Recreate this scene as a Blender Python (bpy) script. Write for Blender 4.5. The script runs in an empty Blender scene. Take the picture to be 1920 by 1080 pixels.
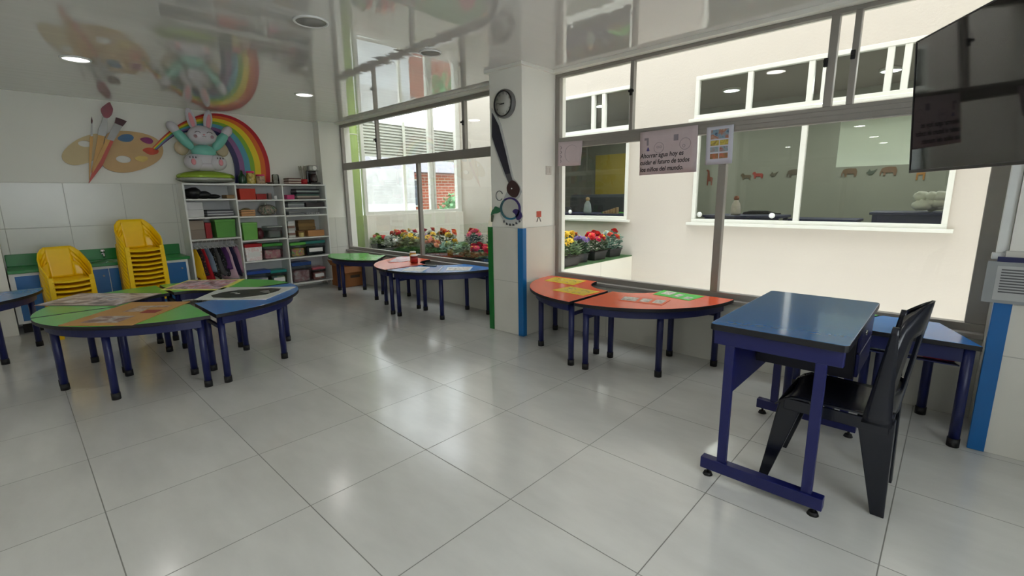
import bpy, math, random
from mathutils import Vector, Matrix
PI = math.pi
scene = bpy.context.scene
COL = scene.collection

# ------------------------------------------------------------------ camera
def vec(*a): return Vector(a)
_p, _y, _r = 0.19269, 2.325685, -0.012685
_f = vec(math.cos(_p)*math.cos(_y), math.cos(_p)*math.sin(_y), -math.sin(_p))
_rt = _f.cross(vec(0, 0, 1)).normalized(); _up = _rt.cross(_f)
_c, _s = math.cos(_r), math.sin(_r)
_rt, _up = _c*_rt + _s*_up, -_s*_rt + _c*_up
cam = bpy.data.cameras.new('camera'); camo = bpy.data.objects.new('camera', cam); COL.objects.link(camo)
cam.sensor_width = 36; cam.lens = 877.93*36/1920; cam.clip_start = .02
m = Matrix((_rt, _up, -_f)).transposed().to_4x4(); m.translation = vec(1.8467, -1.2991, 1.2756)
camo.matrix_world = m
scene.camera = camo

# ------------------------------------------------------------------ world, exposure
w = bpy.data.worlds.new('overcast_sky'); scene.world = w; w.use_nodes = True
bg = w.node_tree.nodes['Background']; bg.inputs[0].default_value = (.90, .95, 1.0, 1); bg.inputs[1].default_value = 6.6
scene.view_settings.view_transform = 'Standard'; scene.view_settings.look = 'None'
scene.view_settings.gamma = 1; scene.view_settings.use_curve_mapping = False
scene.view_settings.exposure = 0.0
scene.cycles.max_bounces = 10; scene.cycles.diffuse_bounces = 6; scene.cycles.glossy_bounces = 5
scene.cycles.transparent_max_bounces = 24; scene.cycles.transmission_bounces = 8
scene.cycles.sample_clamp_indirect = 6

# ------------------------------------------------------------------ materials
def lin(c):
    return tuple((x/255/12.92 if x/255 <= .04045 else ((x/255+.055)/1.055)**2.4) for x in c)
MC = {}
def nodes(name):
    mt = bpy.data.materials.new(name); mt.use_nodes = True
    nt = mt.node_tree; return mt, nt, nt.nodes['Principled BSDF']
def mat(name, col, rough=.5, metal=0, nz=None, bump=None, coat=0, alpha=1, emit=0, spec=.5, trans=0):
    if name in MC: return MC[name]
    mt, nt, b = nodes(name); c = lin(col)
    b.inputs['Base Color'].default_value = (*c, 1); b.inputs['Roughness'].default_value = rough
    b.inputs['Metallic'].default_value = metal; b.inputs['Coat Weight'].default_value = coat
    b.inputs['Coat Roughness'].default_value = .05
    b.inputs['Specular IOR Level'].default_value = spec
    b.inputs['Alpha'].default_value = alpha
    if trans: b.inputs['Transmission Weight'].default_value = trans
    if emit:
        b.inputs['Emission Color'].default_value = (*c, 1); b.inputs['Emission Strength'].default_value = emit
    tc = nt.nodes.new('ShaderNodeTexCoord')
    s, a = nz or (18, .06)
    n = nt.nodes.new('ShaderNodeTexNoise'); n.inputs['Scale'].default_value = s; n.inputs['Detail'].default_value = 4
    nt.links.new(tc.outputs['Object'], n.inputs['Vector'])
    r = nt.nodes.new('ShaderNodeMapRange'); r.inputs[3].default_value = 1-a; r.inputs[4].default_value = 1+a
    nt.links.new(n.outputs[0], r.inputs[0])
    mx = nt.nodes.new('ShaderNodeMix'); mx.data_type = 'RGBA'; mx.blend_type = 'MULTIPLY'
    mx.inputs[0].default_value = 1; mx.inputs[6].default_value = (*c, 1)
    nt.links.new(r.outputs[0], mx.inputs[7]); nt.links.new(mx.outputs[2], b.inputs['Base Color'])
    if bump:
        n2 = nt.nodes.new('ShaderNodeTexNoise'); n2.inputs['Scale'].default_value = bump[0]; n2.inputs['Detail'].default_value = 3
        nt.links.new(tc.outputs['Object'], n2.inputs['Vector'])
        bp = nt.nodes.new('ShaderNodeBump'); bp.inputs['Strength'].default_value = bump[1]; bp.inputs['Distance'].default_value = .01
        nt.links.new(n2.outputs[0], bp.inputs['Height']); nt.links.new(bp.outputs[0], b.inputs['Normal'])
    MC[name] = mt; return mt

def tile_mat(name, c1, c2, grout, wd, hg, ax='xy', off=(0, 0), mortar=.003, rough=.3, offset=0, streak=None, bumpd=.4, spec=.5):
    mt, nt, b = nodes(name); b.inputs['Specular IOR Level'].default_value = spec
    tc = nt.nodes.new('ShaderNodeTexCoord'); sp = nt.nodes.new('ShaderNodeSeparateXYZ'); cb = nt.nodes.new('ShaderNodeCombineXYZ')
    nt.links.new(tc.outputs['Object'], sp.inputs[0])
    for i, a in enumerate(ax):
        ad = nt.nodes.new('ShaderNodeMath'); ad.operation = 'ADD'; ad.inputs[1].default_value = -off[i]+wd*0
        nt.links.new(sp.outputs['xyz'.index(a)], ad.inputs[0]); nt.links.new(ad.outputs[0], cb.inputs[i])
    br = nt.nodes.new('ShaderNodeTexBrick'); br.offset = offset; br.squash = 1
    br.inputs['Scale'].default_value = 1; br.inputs['Brick Width'].default_value = wd; br.inputs['Row Height'].default_value = hg
    br.inputs['Mortar Size'].default_value = mortar; br.inputs['Mortar Smooth'].default_value = .1; br.inputs['Bias'].default_value = 0
    br.inputs['Color1'].default_value = (*lin(c1), 1); br.inputs['Color2'].default_value = (*lin(c2), 1); br.inputs['Mortar'].default_value = (*lin(grout), 1)
    nt.links.new(cb.outputs[0], br.inputs['Vector'])
    col = br.outputs['Color']
    n = nt.nodes.new('ShaderNodeTexNoise'); n.inputs['Scale'].default_value = 2.2; n.inputs['Detail'].default_value = 6; n.inputs['Roughness'].default_value = .6
    mp = nt.nodes.new('ShaderNodeMapping'); mp.inputs['Scale'].default_value = streak or (1, 1, 1)
    nt.links.new(tc.outputs['Object'], mp.inputs[0]); nt.links.new(mp.outputs[0], n.inputs['Vector'])
    r = nt.nodes.new('ShaderNodeMapRange'); r.inputs[1].default_value = .3; r.inputs[2].default_value = .7
    am = .09 if streak else .03
    r.inputs[3].default_value = 1-am; r.inputs[4].default_value = 1+am
    nt.links.new(n.outputs[0], r.inputs[0])
    mx = nt.nodes.new('ShaderNodeMix'); mx.data_type = 'RGBA'; mx.blend_type = 'MULTIPLY'; mx.inputs[0].default_value = 1
    nt.links.new(col, mx.inputs[6]); nt.links.new(r.outputs[0], mx.inputs[7]); nt.links.new(mx.outputs[2], b.inputs['Base Color'])
    rr = nt.nodes.new('ShaderNodeMapRange'); rr.inputs[3].default_value = rough; rr.inputs[4].default_value = .7
    nt.links.new(br.outputs['Fac'], rr.inputs[0]); nt.links.new(rr.outputs[0], b.inputs['Roughness'])
    bp = nt.nodes.new('ShaderNodeBump'); bp.invert = True; bp.inputs['Strength'].default_value = bumpd; bp.inputs['Distance'].default_value = .003
    nt.links.new(br.outputs['Fac'], bp.inputs['Height']); nt.links.new(bp.outputs[0], b.inputs['Normal'])
    return mt

def glass_mat(name, tint=(255, 255, 255), refl=1.0, rough=0.0):
    mt = bpy.data.materials.new(name); mt.use_nodes = True; nt = mt.node_tree
    for x in list(nt.nodes): nt.nodes.remove(x)
    o = nt.nodes.new('ShaderNodeOutputMaterial'); t = nt.nodes.new('ShaderNodeBsdfTransparent'); g = nt.nodes.new('ShaderNodeBsdfGlossy')
    t.inputs[0].default_value = (*lin(tint), 1); g.inputs['Roughness'].default_value = rough
    f = nt.nodes.new('ShaderNodeFresnel'); f.inputs[0].default_value = 1.5
    ml = nt.nodes.new('ShaderNodeMath'); ml.operation = 'MULTIPLY'; ml.inputs[1].default_value = refl
    mx = nt.nodes.new('ShaderNodeMixShader')
    nt.links.new(f.outputs[0], ml.inputs[0]); nt.links.new(ml.outputs[0], mx.inputs[0])
    nt.links.new(t.outputs[0], mx.inputs[1]); nt.links.new(g.outputs[0], mx.inputs[2]); nt.links.new(mx.outputs[0], o.inputs[0])
    return mt

def print_mat(name, cols, scale=9, seed=0, rough=.35, base=None, thr=.5):
    """a printed sheet: patches of ink from a cell pattern over a paper colour"""
    mt, nt, b = nodes(name)
    tc = nt.nodes.new('ShaderNodeTexCoord'); mp = nt.nodes.new('ShaderNodeMapping'); mp.inputs['Location'].default_value = (seed*3.7, seed*1.3, 0)
    nt.links.new(tc.outputs['Object'], mp.inputs[0])
    n = nt.nodes.new('ShaderNodeTexNoise'); n.inputs['Scale'].default_value = scale; n.inputs['Detail'].default_value = 5; n.inputs['Distortion'].default_value = .6
    nt.links.new(mp.outputs[0], n.inputs['Vector'])
    if name.startswith('stuff'): cols = [tuple(min(245, int(x*1.3+14)) for x in c) for c in cols]
    cr = nt.nodes.new('ShaderNodeValToRGB'); nt.links.new(n.outputs[0], cr.inputs[0])
    e = cr.color_ramp.elements; k = len(cols)
    e[0].position = .30; e[0].color = (*lin(cols[0]), 1); e[1].position = .70; e[1].color = (*lin(cols[-1]), 1)
    for i in range(1, k-1):
        q = e.new(.30+.40*i/(k-1)); q.color = (*lin(cols[i]), 1)
    nt.links.new(cr.outputs[0], b.inputs['Base Color']); b.inputs['Roughness'].default_value = rough
    return mt

# ------------------------------------------------------------------ mesh helper
class MB:
    def __init__(s): s.v = []; s.f = []; s.m = []; s.sm = []
    def add(s, vs, fs, mi=0, smooth=False):
        o = len(s.v); s.v += [tuple(p) for p in vs]
        for k, f in enumerate(fs):
            s.f.append(tuple(i+o for i in f)); s.m.append(mi[k] if isinstance(mi, (list, tuple)) else mi)
            s.sm.append(smooth[k] if isinstance(smooth, (list, tuple)) else smooth)
        return s
    def box(s, a, b, mi=0):
        x0, y0, z0 = a; x1, y1, z1 = b
        return s.hexa([(x0,y0,z0),(x1,y0,z0),(x1,y1,z0),(x0,y1,z0),(x0,y0,z1),(x1,y0,z1),(x1,y1,z1),(x0,y1,z1)], mi)
    def hexa(s, p, mi=0):
        return s.add(p, [(3,2,1,0),(4,5,6,7),(0,1,5,4),(1,2,6,5),(2,3,7,6),(3,0,4,7)], mi)
    def cbox(s, c, d, mi=0):
        return s.box([c[i]-d[i]/2 for i in range(3)], [c[i]+d[i]/2 for i in range(3)], mi)
    def prism(s, poly, w0, w1, fn=None, mi=0, ms=None, mb=None):
        fn = fn or (lambda u, v, w: (u, v, w)); n = len(poly)
        vs = [fn(u, v, w0) for u, v in poly]+[fn(u, v, w1) for u, v in poly]
        ms = mi if ms is None else ms; mb = ms if mb is None else mb
        return s.add(vs, [tuple(range(n))[::-1], tuple(range(n, 2*n))]+[(i, (i+1) % n, n+(i+1) % n, n+i) for i in range(n)], [mb, mi]+[ms]*n)
    def cyl(s, p0, p1, r0, r1=None, n=16, mi=0, caps=True):
        r1 = r0 if r1 is None else r1; p0 = Vector(p0); p1 = Vector(p1); d = (p1-p0).normalized()
        a = d.cross(vec(0, 0, 1) if abs(d.z) < .9 else vec(1, 0, 0)).normalized(); b = d.cross(a)
        vs = []
        for p, r in ((p0, r0), (p1, r1)):
            vs += [p+r*(math.cos(2*PI*i/n)*a+math.sin(2*PI*i/n)*b) for i in range(n)]
        fs = [(i, n+i, n+(i+1) % n, (i+1) % n) for i in range(n)]; sm = [True]*n
        if caps: fs += [tuple(range(n)), tuple(range(n, 2*n))[::-1]]; sm += [False]*2
        return s.add(vs, fs, mi, sm)
    def tube(s, pts, r, n=8, mi=0):
        pts = [Vector(p) for p in pts]; rr = r if isinstance(r, (list, tuple)) else [r]*len(pts); vs = []; a = None
        for i, p in enumerate(pts):
            d = (pts[min(i+1, len(pts)-1)]-pts[max(i-1, 0)]).normalized()
            if a is None: a = d.cross(vec(0, 0, 1) if abs(d.z) < .9 else vec(1, 0, 0)).normalized()
            a = (a-d*a.dot(d)).normalized(); b = d.cross(a)
            vs += [p+rr[i]*(math.cos(2*PI*k/n)*a+math.sin(2*PI*k/n)*b) for k in range(n)]
        fs = []; L = len(pts)
        for i in range(L-1):
            for k in range(n): fs.append((i*n+k, (i+1)*n+k, (i+1)*n+(k+1) % n, i*n+(k+1) % n))
        sm = [True]*len(fs)+[False]*2
        fs += [tuple(range(n)), tuple(range((L-1)*n, L*n))[::-1]]
        return s.add(vs, fs, mi, sm)
    def lathe(s, prof, c=(0, 0, 0), n=24, mi=0, sx=1, sy=1, axis='z', caps=True):
        vs = []
        for r, z in prof:
            for i in range(n):
                q = (r*sx*math.cos(2*PI*i/n), r*sy*math.sin(2*PI*i/n), z)
                if axis == 'y': q = (q[0], -q[2], q[1])
                if axis == 'x': q = (q[2], q[0], q[1])
                vs.append((c[0]+q[0], c[1]+q[1], c[2]+q[2]))
        fs = []; L = len(prof)
        for j in range(L-1):
            for i in range(n): fs.append((j*n+i, j*n+(i+1) % n, (j+1)*n+(i+1) % n, (j+1)*n+i))
        sm = [True]*len(fs)
        if caps: sm += [False]*2; fs += [tuple(range(n))[::-1], tuple(range((L-1)*n, L*n))]
        return s.add(vs, fs, mi, sm)
    def ball(s, c, r, n=16, mi=0, fn=None, rot=None):
        R = (r, r, r) if not isinstance(r, (list, tuple)) else r; vs = []; k = n//2
        for j in range(k+1):
            t = PI*j/k
            for i in range(n):
                p = vec(R[0]*math.sin(t)*math.cos(2*PI*i/n), R[1]*math.sin(t)*math.sin(2*PI*i/n), R[2]*math.cos(t))
                if fn: p = fn(p)
                if rot: p = rot @ p
                vs.append(p+Vector(c))
        fs = []
        for j in range(k):
            for i in range(n): fs.append((j*n+i, (j+1)*n+i, (j+1)*n+(i+1) % n, j*n+(i+1) % n))
        return s.add(vs, fs, mi, True)
    def shell(s, fn, nu, nv, th, mi=0, hole=None):
        """surface fn(u,v)->Vector over the unit square, thickened by th along its normals; hole(i,j) drops a cell"""
        P = [[Vector(fn(i/nu, j/nv)) for j in range(nv+1)] for i in range(nu+1)]
        o = []; 
        for side in (0, 1):
            for i in range(nu+1):
                for j in range(nv+1):
                    du = P[min(i+1, nu)][j]-P[max(i-1, 0)][j]; dv = P[i][min(j+1, nv)]-P[i][max(j-1, 0)]
                    nn = du.cross(dv).normalized(); o.append(P[i][j]+nn*(th/2 if side else -th/2))
        W = nv+1; S = (nu+1)*W
        keep = lambda i, j: 0 <= i < nu and 0 <= j < nv and not (hole and hole(i, j))
        fs = []; sm = []
        for i in range(nu):
            for j in range(nv):
                if not keep(i, j): continue
                a, b, c, d = i*W+j, (i+1)*W+j, (i+1)*W+j+1, i*W+j+1
                fs += [(S+a, S+b, S+c, S+d), (d, c, b, a)]; sm += [True, True]
                for (ni, nj, p, q) in ((i-1, j, d, a), (i+1, j, b, c), (i, j-1, a, b), (i, j+1, c, d)):
                    if not keep(ni, nj): fs.append((p, q, S+q, S+p)); sm.append(False)
        return s.add(o, fs, mi, sm)
    def build(s, name, mats, parent=None, loc=None, rot=None, bevel=0, seg=2, subsurf=0):
        me = bpy.data.meshes.new(name); me.from_pydata(s.v, [], s.f); me.validate()
        for x in (mats if isinstance(mats, (list, tuple)) else [mats]): me.materials.append(x)
        if len(me.polygons) == len(s.m):
            me.polygons.foreach_set('material_index', s.m); me.polygons.foreach_set('use_smooth', s.sm)
        me.update()
        o = bpy.data.objects.new(name, me); COL.objects.link(o)
        if parent: o.parent = parent
        if loc: o.location = loc
        if rot: o.rotation_euler = rot
        if bevel:
            b = o.modifiers.new('bevel', 'BEVEL'); b.width = bevel; b.segments = seg; b.limit_method = 'ANGLE'; b.angle_limit = math.radians(40)
        if subsurf:
            b = o.modifiers.new('smooth', 'SUBSURF'); b.levels = subsurf; b.render_levels = subsurf
        return o
def tag(o, label=None, cat=None, group=None, kind=None):
    if label: o['label'] = label
    if cat: o['category'] = cat
    if group: o['group'] = group
    if kind: o['kind'] = kind
    return o
def thing(name, label, cat, loc=(0, 0, 0), rz=0, group=None):
    o = bpy.data.objects.new(name, None); COL.objects.link(o); o.location = loc; o.rotation_euler = (0, 0, rz); o.empty_display_size = .05
    return tag(o, label, cat, group)
def struct(o, label=None): o['kind'] = 'structure'; tag(o, label); return o
def copy_tree(o, parent=None):
    c = o.copy(); COL.objects.link(c)
    if parent: c.parent = parent
    for ch in [x for x in bpy.data.objects if x.parent == o]: copy_tree(ch, c)
    return c
def sempty(name, label=None):
    o = bpy.data.objects.new(name, None); COL.objects.link(o); o.empty_display_size = .05; return struct(o, label)

# ------------------------------------------------------------------ shared materials
WALL = (236, 235, 227)
m_wall = mat('wall_paint', WALL, .45, nz=(3, .02), bump=(60, .04))
m_tile_x = tile_mat('wall_tile_back', (214, 214, 206), (217, 217, 209), (176, 176, 168), .49, .465, 'yz', (-.35, 1.015), .0025, .22)
m_tile_y = tile_mat('wall_tile_window', (214, 213, 204), (217, 216, 207), (180, 178, 170), .49, .53, 'xz', (.13, 0), .0025, .12)
m_tile_c = tile_mat('column_tile', (216, 214, 205), (218, 216, 207), (180, 178, 170), 3, .5, 'xz', (-1.5, 0), .0025, .12)
m_floor = tile_mat('grey_porcelain_floor', (204, 204, 199), (210, 210, 205), (126, 126, 120), .6, .6, 'xy', (0, 0), .0022, .18, streak=(.7, 1.8, 1), spec=1.0)
m_alu = mat('grey_aluminium', (150, 146, 141), .38, .35)
m_white_alu = mat('white_aluminium', (222, 222, 214), .35)
m_glass = glass_mat('window_glass', (252, 253, 252), .3)
m_glass_far = glass_mat('far_window_glass', (250, 253, 249), .8)
m_navy = mat('navy_painted_steel', (20, 28, 80), .38, nz=(30, .15))
m_black = mat('black_rubber', (18, 18, 20), .6)
m_edge = mat('black_edge_band', (16, 17, 24), .4)
m_blue_top = mat('blue_laminate', (36, 122, 204), .2, coat=.12)
m_green_top = mat('green_laminate', (88, 188, 80), .25, coat=.1)
m_orange_top = mat('orange_laminate', (240, 92, 52), .25, coat=.1)
m_white_pl = mat('white_melamine', (226, 228, 226), .35)
m_yellow = mat('yellow_plastic', (250, 206, 8), .3)
m_courtyard = mat('cream_courtyard_plaster', (228, 225, 218), .85, nz=(2.2, .03), bump=(40, .15))

# ceiling: glossy white PVC panels, slightly wavy
m_ceil, _nt, _b = nodes('glossy_pvc_ceiling')
_b.inputs['Base Color'].default_value = (*lin((214, 213, 210)), 1); _b.inputs['Roughness'].default_value = .045
_b.inputs['Coat Weight'].default_value = .7; _b.inputs['Coat Roughness'].default_value = .02
_tc = _nt.nodes.new('ShaderNodeTexCoord'); _mp = _nt.nodes.new('ShaderNodeMapping'); _mp.inputs['Scale'].default_value = (5.5, .6, 1)
_n = _nt.nodes.new('ShaderNodeTexNoise'); _n.inputs['Scale'].default_value = 2.0; _n.inputs['Detail'].default_value = 1
_bp = _nt.nodes.new('ShaderNodeBump'); _bp.inputs['Strength'].default_value = .045; _bp.inputs['Distance'].default_value = .02
_nt.links.new(_tc.outputs['Object'], _mp.inputs[0]); _nt.links.new(_mp.outputs[0], _n.inputs['Vector']); _nt.links.new(_n.outputs[0], _bp.inputs['Height'])
_nt.links.new(_bp.outputs[0], _b.inputs['Normal']); _nt.links.new(_bp.outputs[0], _b.inputs['Coat Normal'])

# ------------------------------------------------------------------ room shell
struct(MB().box((-5.4, -4.0, -.12), (3.2, 2.45, 0)).build('floor', m_floor))
struct(MB().box((-5.4, -4.0, 2.38), (3.2, 2.45, 2.50)).build('ceiling', m_ceil))
wb = struct(MB().box((-5.4, -4.0, 0), (-5.20, 2.45, 2.38)).build('wall_back', m_wall))
MB().box((-5.20, -4.0, 0), (-5.188, 2.0, 1.48)).build('tile_cladding', m_tile_x, wb)
ww = struct(MB().box((-5.03, 2.29, 0), (2.05, 2.45, .50)).build('wall_window_side', m_tile_y))
MB().box((-5.03, 2.22, 2.352), (-1.345, 2.45, 2.38)).box((-.955, 2.22, 2.352), (2.05, 2.45, 2.38)).build('top_beam', m_wall, ww)
MB().box((-5.2, 2.29, 2.5), (3.2, 2.45, 6.2)).build('outer_upper_wall', m_courtyard, ww)  # raised high out of view to cut skylight falling into the courtyard
struct(MB().box((-5.20, 1.966, 0), (-5.03, 2.45, 2.38)).build('wall_corner_pier', m_wall))
MB().box((-5.03, 1.955, 0), (-5.02, 2.29, 1.0)).build('tile_cladding', m_tile_x, bpy.data.objects['wall_corner_pier'])
struct(MB().box((-5.188, -1.75, 0), (-4.72, -1.385, 2.38)).build('wall_left_pier', m_wall))
struct(MB().box((-5.4, -4.2, 0), (3.4, -4.0, 2.38)).build('wall_left', m_wall))
def yz_wall_holes(x0, x1, y0, y1, z0, z1, holes):
    mb = MB(); ys = sorted({y0, y1, *[h[0] for h in holes], *[h[2] for h in holes]}); zs = sorted({z0, z1, *[h[1] for h in holes], *[h[3] for h in holes]})
    for i in range(len(ys)-1):
        for j in range(len(zs)-1):
            cy, cz = (ys[i]+ys[i+1])/2, (zs[j]+zs[j+1])/2
            if not any(h[0] < cy < h[2] and h[1] < cz < h[3] for h in holes): mb.box((x0, ys[i], zs[j]), (x1, ys[i+1], zs[j+1]))
    return mb
struct(yz_wall_holes(3.2, 3.4, -4.0, 2.45, 0, 2.38, [(-1.7, .7, .4, 2.28)]).build('wall_right', m_wall))  # opening for the added light-giving window
wc = struct(MB().box((-1.345, 1.83, 0), (-.955, 2.45, 2.38)).build('wall_column', m_wall))
MB().box((-1.372, 1.815, 0), (-.945, 2.29, 1.0)).build('tile_cladding', m_tile_c, wc)
MB().box((-1.38, 1.80, 2.355), (-.93, 2.29, 2.38)).build('cornice', m_wall, wc)
wp = struct(MB().box((2.05, 1.862, 0), (3.2, 2.45, 2.38)).build('wall_pilaster', m_wall))
MB().box((2.04, 1.852, 0), (3.2, 2.29, 1.0)).build('tile_cladding', m_tile_c, wp)

def strip(x, y, h, col, lab, sx, name):
    o = MB().prism([(0, 0), (.062*sx, 0), (.062*sx, .008), (.008*sx, .008), (.008*sx, .05), (0, .05)], 0, h).build('corner_guard', mat(name, col, .35, nz=(6, .12)), loc=(x, y, .002), bevel=.002)
    tag(o, lab, 'corner guard')
strip(-1.402+.02, 1.805, .995, (12, 112, 44), 'green corner guard on the left edge of the column', 1, 'green_guard')
strip(-.935, 1.805, .995, (14, 104, 168), 'blue corner guard on the right edge of the column', -1, 'blue_guard')
strip(2.03, 1.842, .95, (10, 98, 165), 'tall blue corner guard on the wall right of the large window', 1, 'blue_guard_b')

# ------------------------------------------------------------------ windows of the room, and one added for light
def bars(mb, L, y0=2.287, y1=2.337):
    for (x0, z0, x1, z1) in L: mb.box((x0, y0, z0), (x1, y1, z1))
    return mb
def pane(par, x0, z0, x1, z1, y=2.312, mt=None):
    MB().box((x0, y-.002, z0), (x1, y+.002, z1)).build('pane', mt or m_glass, par)
def latch(par, x, y, z, sx=1):
    MB().cbox((x, y, z), (.022, .02, .05)).box((x-.008, y-.035, z-.006), (x+.035*sx if sx > 0 else x+.008, y-.018, z+.012)).build('latch', m_black, par, bevel=.002)
W1 = sempty('window_1', 'wide grey aluminium window left of the column')
bars(MB(), [(-5.03, .50, -1.345, .55), (-5.03, 2.31, -1.345, 2.352), (-5.03, .55, -4.985, 2.31), (-1.39, .55, -1.345, 2.31), (-4.985, 1.70, -1.39, 1.80)]).build('frame', m_alu, W1, bevel=.004)
bars(MB(), [(-3.15, .55, -3.108, 1.70)]).build('mullion', m_alu, W1, bevel=.003)
bars(MB(), [(-4.045, 1.80, -4.01, 2.31)]).build('mullion', m_alu, W1, bevel=.003)
bars(MB(), [(-2.255, 1.80, -2.215, 2.31)]).build('mullion', m_alu, W1, bevel=.003)
MB().box((-5.03, 2.235, .475), (-1.375, 2.287, .505)).build('window_sill', m_alu, W1, bevel=.004)
latch(W1, -4.03, 2.285, 2.05); latch(W1, -2.235, 2.285, 2.08)
for a in ((-4.985, .55, -3.15, 1.70), (-3.108, .55, -1.39, 1.70), (-4.985, 1.80, -4.045, 2.31), (-4.01, 1.80, -2.255, 2.31), (-2.215, 1.80, -1.39, 2.31)): pane(W1, *a)
W2 = sempty('window_2', 'wide grey aluminium window right of the column')
bars(MB(), [(-.955, .50, 2.045, .55), (-.955, 2.325, 2.045, 2.352), (-.955, .55, -.905, 2.325), (1.955, .55, 2.045, 2.325), (-.905, 1.705, 1.955, 1.80)]).build('frame', m_alu, W2, bevel=.004)
for (a, b, c, d) in ((.545, .55, .60, 1.705), (-.195, 1.80, -.165, 2.325), (1.155, 1.80, 1.20, 2.325), (1.275, 1.80, 1.31, 2.325)):
    bars(MB(), [(a, b, c, d)]).build('mullion', m_alu, W2, bevel=.003)
bars(MB(), [(-.905, 1.715, 1.955, 1.722), (-.905, 1.745, 1.955, 1.750), (-.905, 1.775, 1.955, 1.780)], 2.281, 2.288).build('transom_rib', m_alu, W2)
MB().box((-.94, 2.235, .475), (2.04, 2.287, .505)).build('window_sill', m_alu, W2, bevel=.004)
latch(W2, -.18, 2.285, 2.09); latch(W2, 1.15, 2.285, 2.06, -1); latch(W2, 1.285, 2.285, 2.08, -1)
for a in ((-.905, .55, .545, 1.705), (.60, .55, 1.955, 1.705), (-.905, 1.80, -.195, 2.325), (-.165, 1.80, 1.155, 2.325), (1.20, 1.80, 1.275, 2.325), (1.31, 1.80, 1.955, 2.325)): pane(W2, *a)

W_FILL = sempty('window_8', 'unseen wide window added in the right wall to brighten the room')  # added out of view so skylight brightens the room
mb = MB()
for (y0, z0, y1, z1) in ((-1.7, .7, .4, .75), (-1.7, 2.23, .4, 2.28), (-1.7, .75, -1.65, 2.23), (.35, .75, .4, 2.23), (-.67, .75, -.63, 2.23)): mb.box((3.27, y0, z0), (3.33, y1, z1))
mb.build('frame', m_alu, W_FILL, bevel=.004)
for a, b in ((-1.65, -.67), (-.63, .35)): MB().box((3.298, a, .75), (3.302, b, 2.23)).build('pane', m_glass, W_FILL)
# ------------------------------------------------------------------ courtyard and what stands beyond
def wall_with_holes(x0, x1, z0, z1, holes, y0, y1):
    mb = MB(); xs = sorted({x0, x1, *[h[0] for h in holes], *[h[2] for h in holes]}); zs = sorted({z0, z1, *[h[1] for h in holes], *[h[3] for h in holes]})
    for i in range(len(xs)-1):
        for j in range(len(zs)-1):
            cx, cz = (xs[i]+xs[i+1])/2, (zs[j]+zs[j+1])/2
            if any(h[0] < cx < h[2] and h[1] < cz < h[3] for h in holes): continue
            mb.box((xs[i], y0, zs[j]), (xs[i+1], y1, zs[j+1]))
    return mb
YW = 4.8
HA, HB, HC, HD = (-3.5, .93, -1.60, 2.06), (-.66, .92, 1.80, 2.06), (-3.5, 2.19, -1.57, 2.75), (-.70, 2.20, 2.30, 2.70)
struct(wall_with_holes(-5.40, 3.6, -.6, 6.8, [HA, HB, HC, HD], YW, YW+.15).build('wall_courtyard', mat('cream_opposite_wall', (199, 191, 181), .85, nz=(2.2, .03), bump=(40, .15))))  # upper part made tall, unseen, so less sky lights this wall
struct(MB().box((-5.4, 2.45, -.7), (3.6, YW, -.6)).build('floor_courtyard', m_courtyard))
struct(MB().box((3.3, 2.45, -.6), (3.6, YW, 6.8)).build('wall_courtyard_right', m_courtyard))
struct(MB().box((-5.30, 2.72, -.6), (-5.17, YW, 1.0)).build('wall_parapet', mat('parapet_plaster', (240, 234, 224), .8, nz=(3, .04))))
struct(MB().box((-5.80, 2.46, -.6), (-5.41, 2.60, 3.6)).build('wall_outer_pier', m_courtyard))
led = struct(MB().box((-5.17, 2.45, -.6), (-1.5, YW, .41)).build('wall_planter_ledge', tile_mat('ledge_panels', (224, 220, 208), (226, 222, 210), (180, 176, 165), .9, 4, 'yz', (.38, -2), .003, .4)))
MB().box((-5.17, 2.452, .41), (-1.5, YW, .422)).build('turf', mat('green_turf', (70, 104, 62), .95, nz=(90, .5), bump=(160, .8)), led)
# windows across the courtyard
def far_window(n, H, muls, lab, rail=None):
    W = sempty('window_%d' % n, lab); x0, z0, x1, z1 = H; t = .045; y0, y1 = YW-.02, YW+.05
    bars(MB(), [(x0, z0, x1, z0+t), (x0, z1-t, x1, z1), (x0, z0+t, x0+t, z1-t), (x1-t, z0+t, x1, z1-t)], y0, y1).build('frame', m_white_alu, W, bevel=.004)
    MB().box((x0-.05, YW-.06, z0-.035), (x1+.05, YW-.002, z0)).build('window_sill', m_white_alu, W, bevel=.004)
    for a in muls: bars(MB(), [(a-.028, z0+t, a+.028, z1-t)], y0+.005, y1-.005).build('mullion', m_white_alu, W, bevel=.003)
    pane(W, x0+t, z0+t, x1-t, z1-t, YW+.03, m_glass_far)
    return W
far_window(3, HA, [], 'lower white window across the courtyard, beside the column')
w4 = far_window(4, HB, [.53], 'large lower white window across the courtyard')
far_window(5, HC, [-2.21, -2.03], 'upper white window across the courtyard, beside the column')
far_window(6, HD, [-.07, .54, .67, 1.20, 1.33], 'long upper white window across the courtyard')
for x in (-2.62,):
    MB().lathe([(.0, 0), (.03, 0), (.03, .012), (.0, .014)], (x, YW+.024, 1.03), 20, axis='y').build('round_pull', m_white_pl, bpy.data.objects['window_3'])
for x in (-.57, .28):
    MB().lathe([(.0, 0), (.032, 0), (.032, .012), (.0, .014)], (x, YW+.024, 1.02), 20, axis='y').build('round_pull', m_white_pl, w4)
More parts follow.
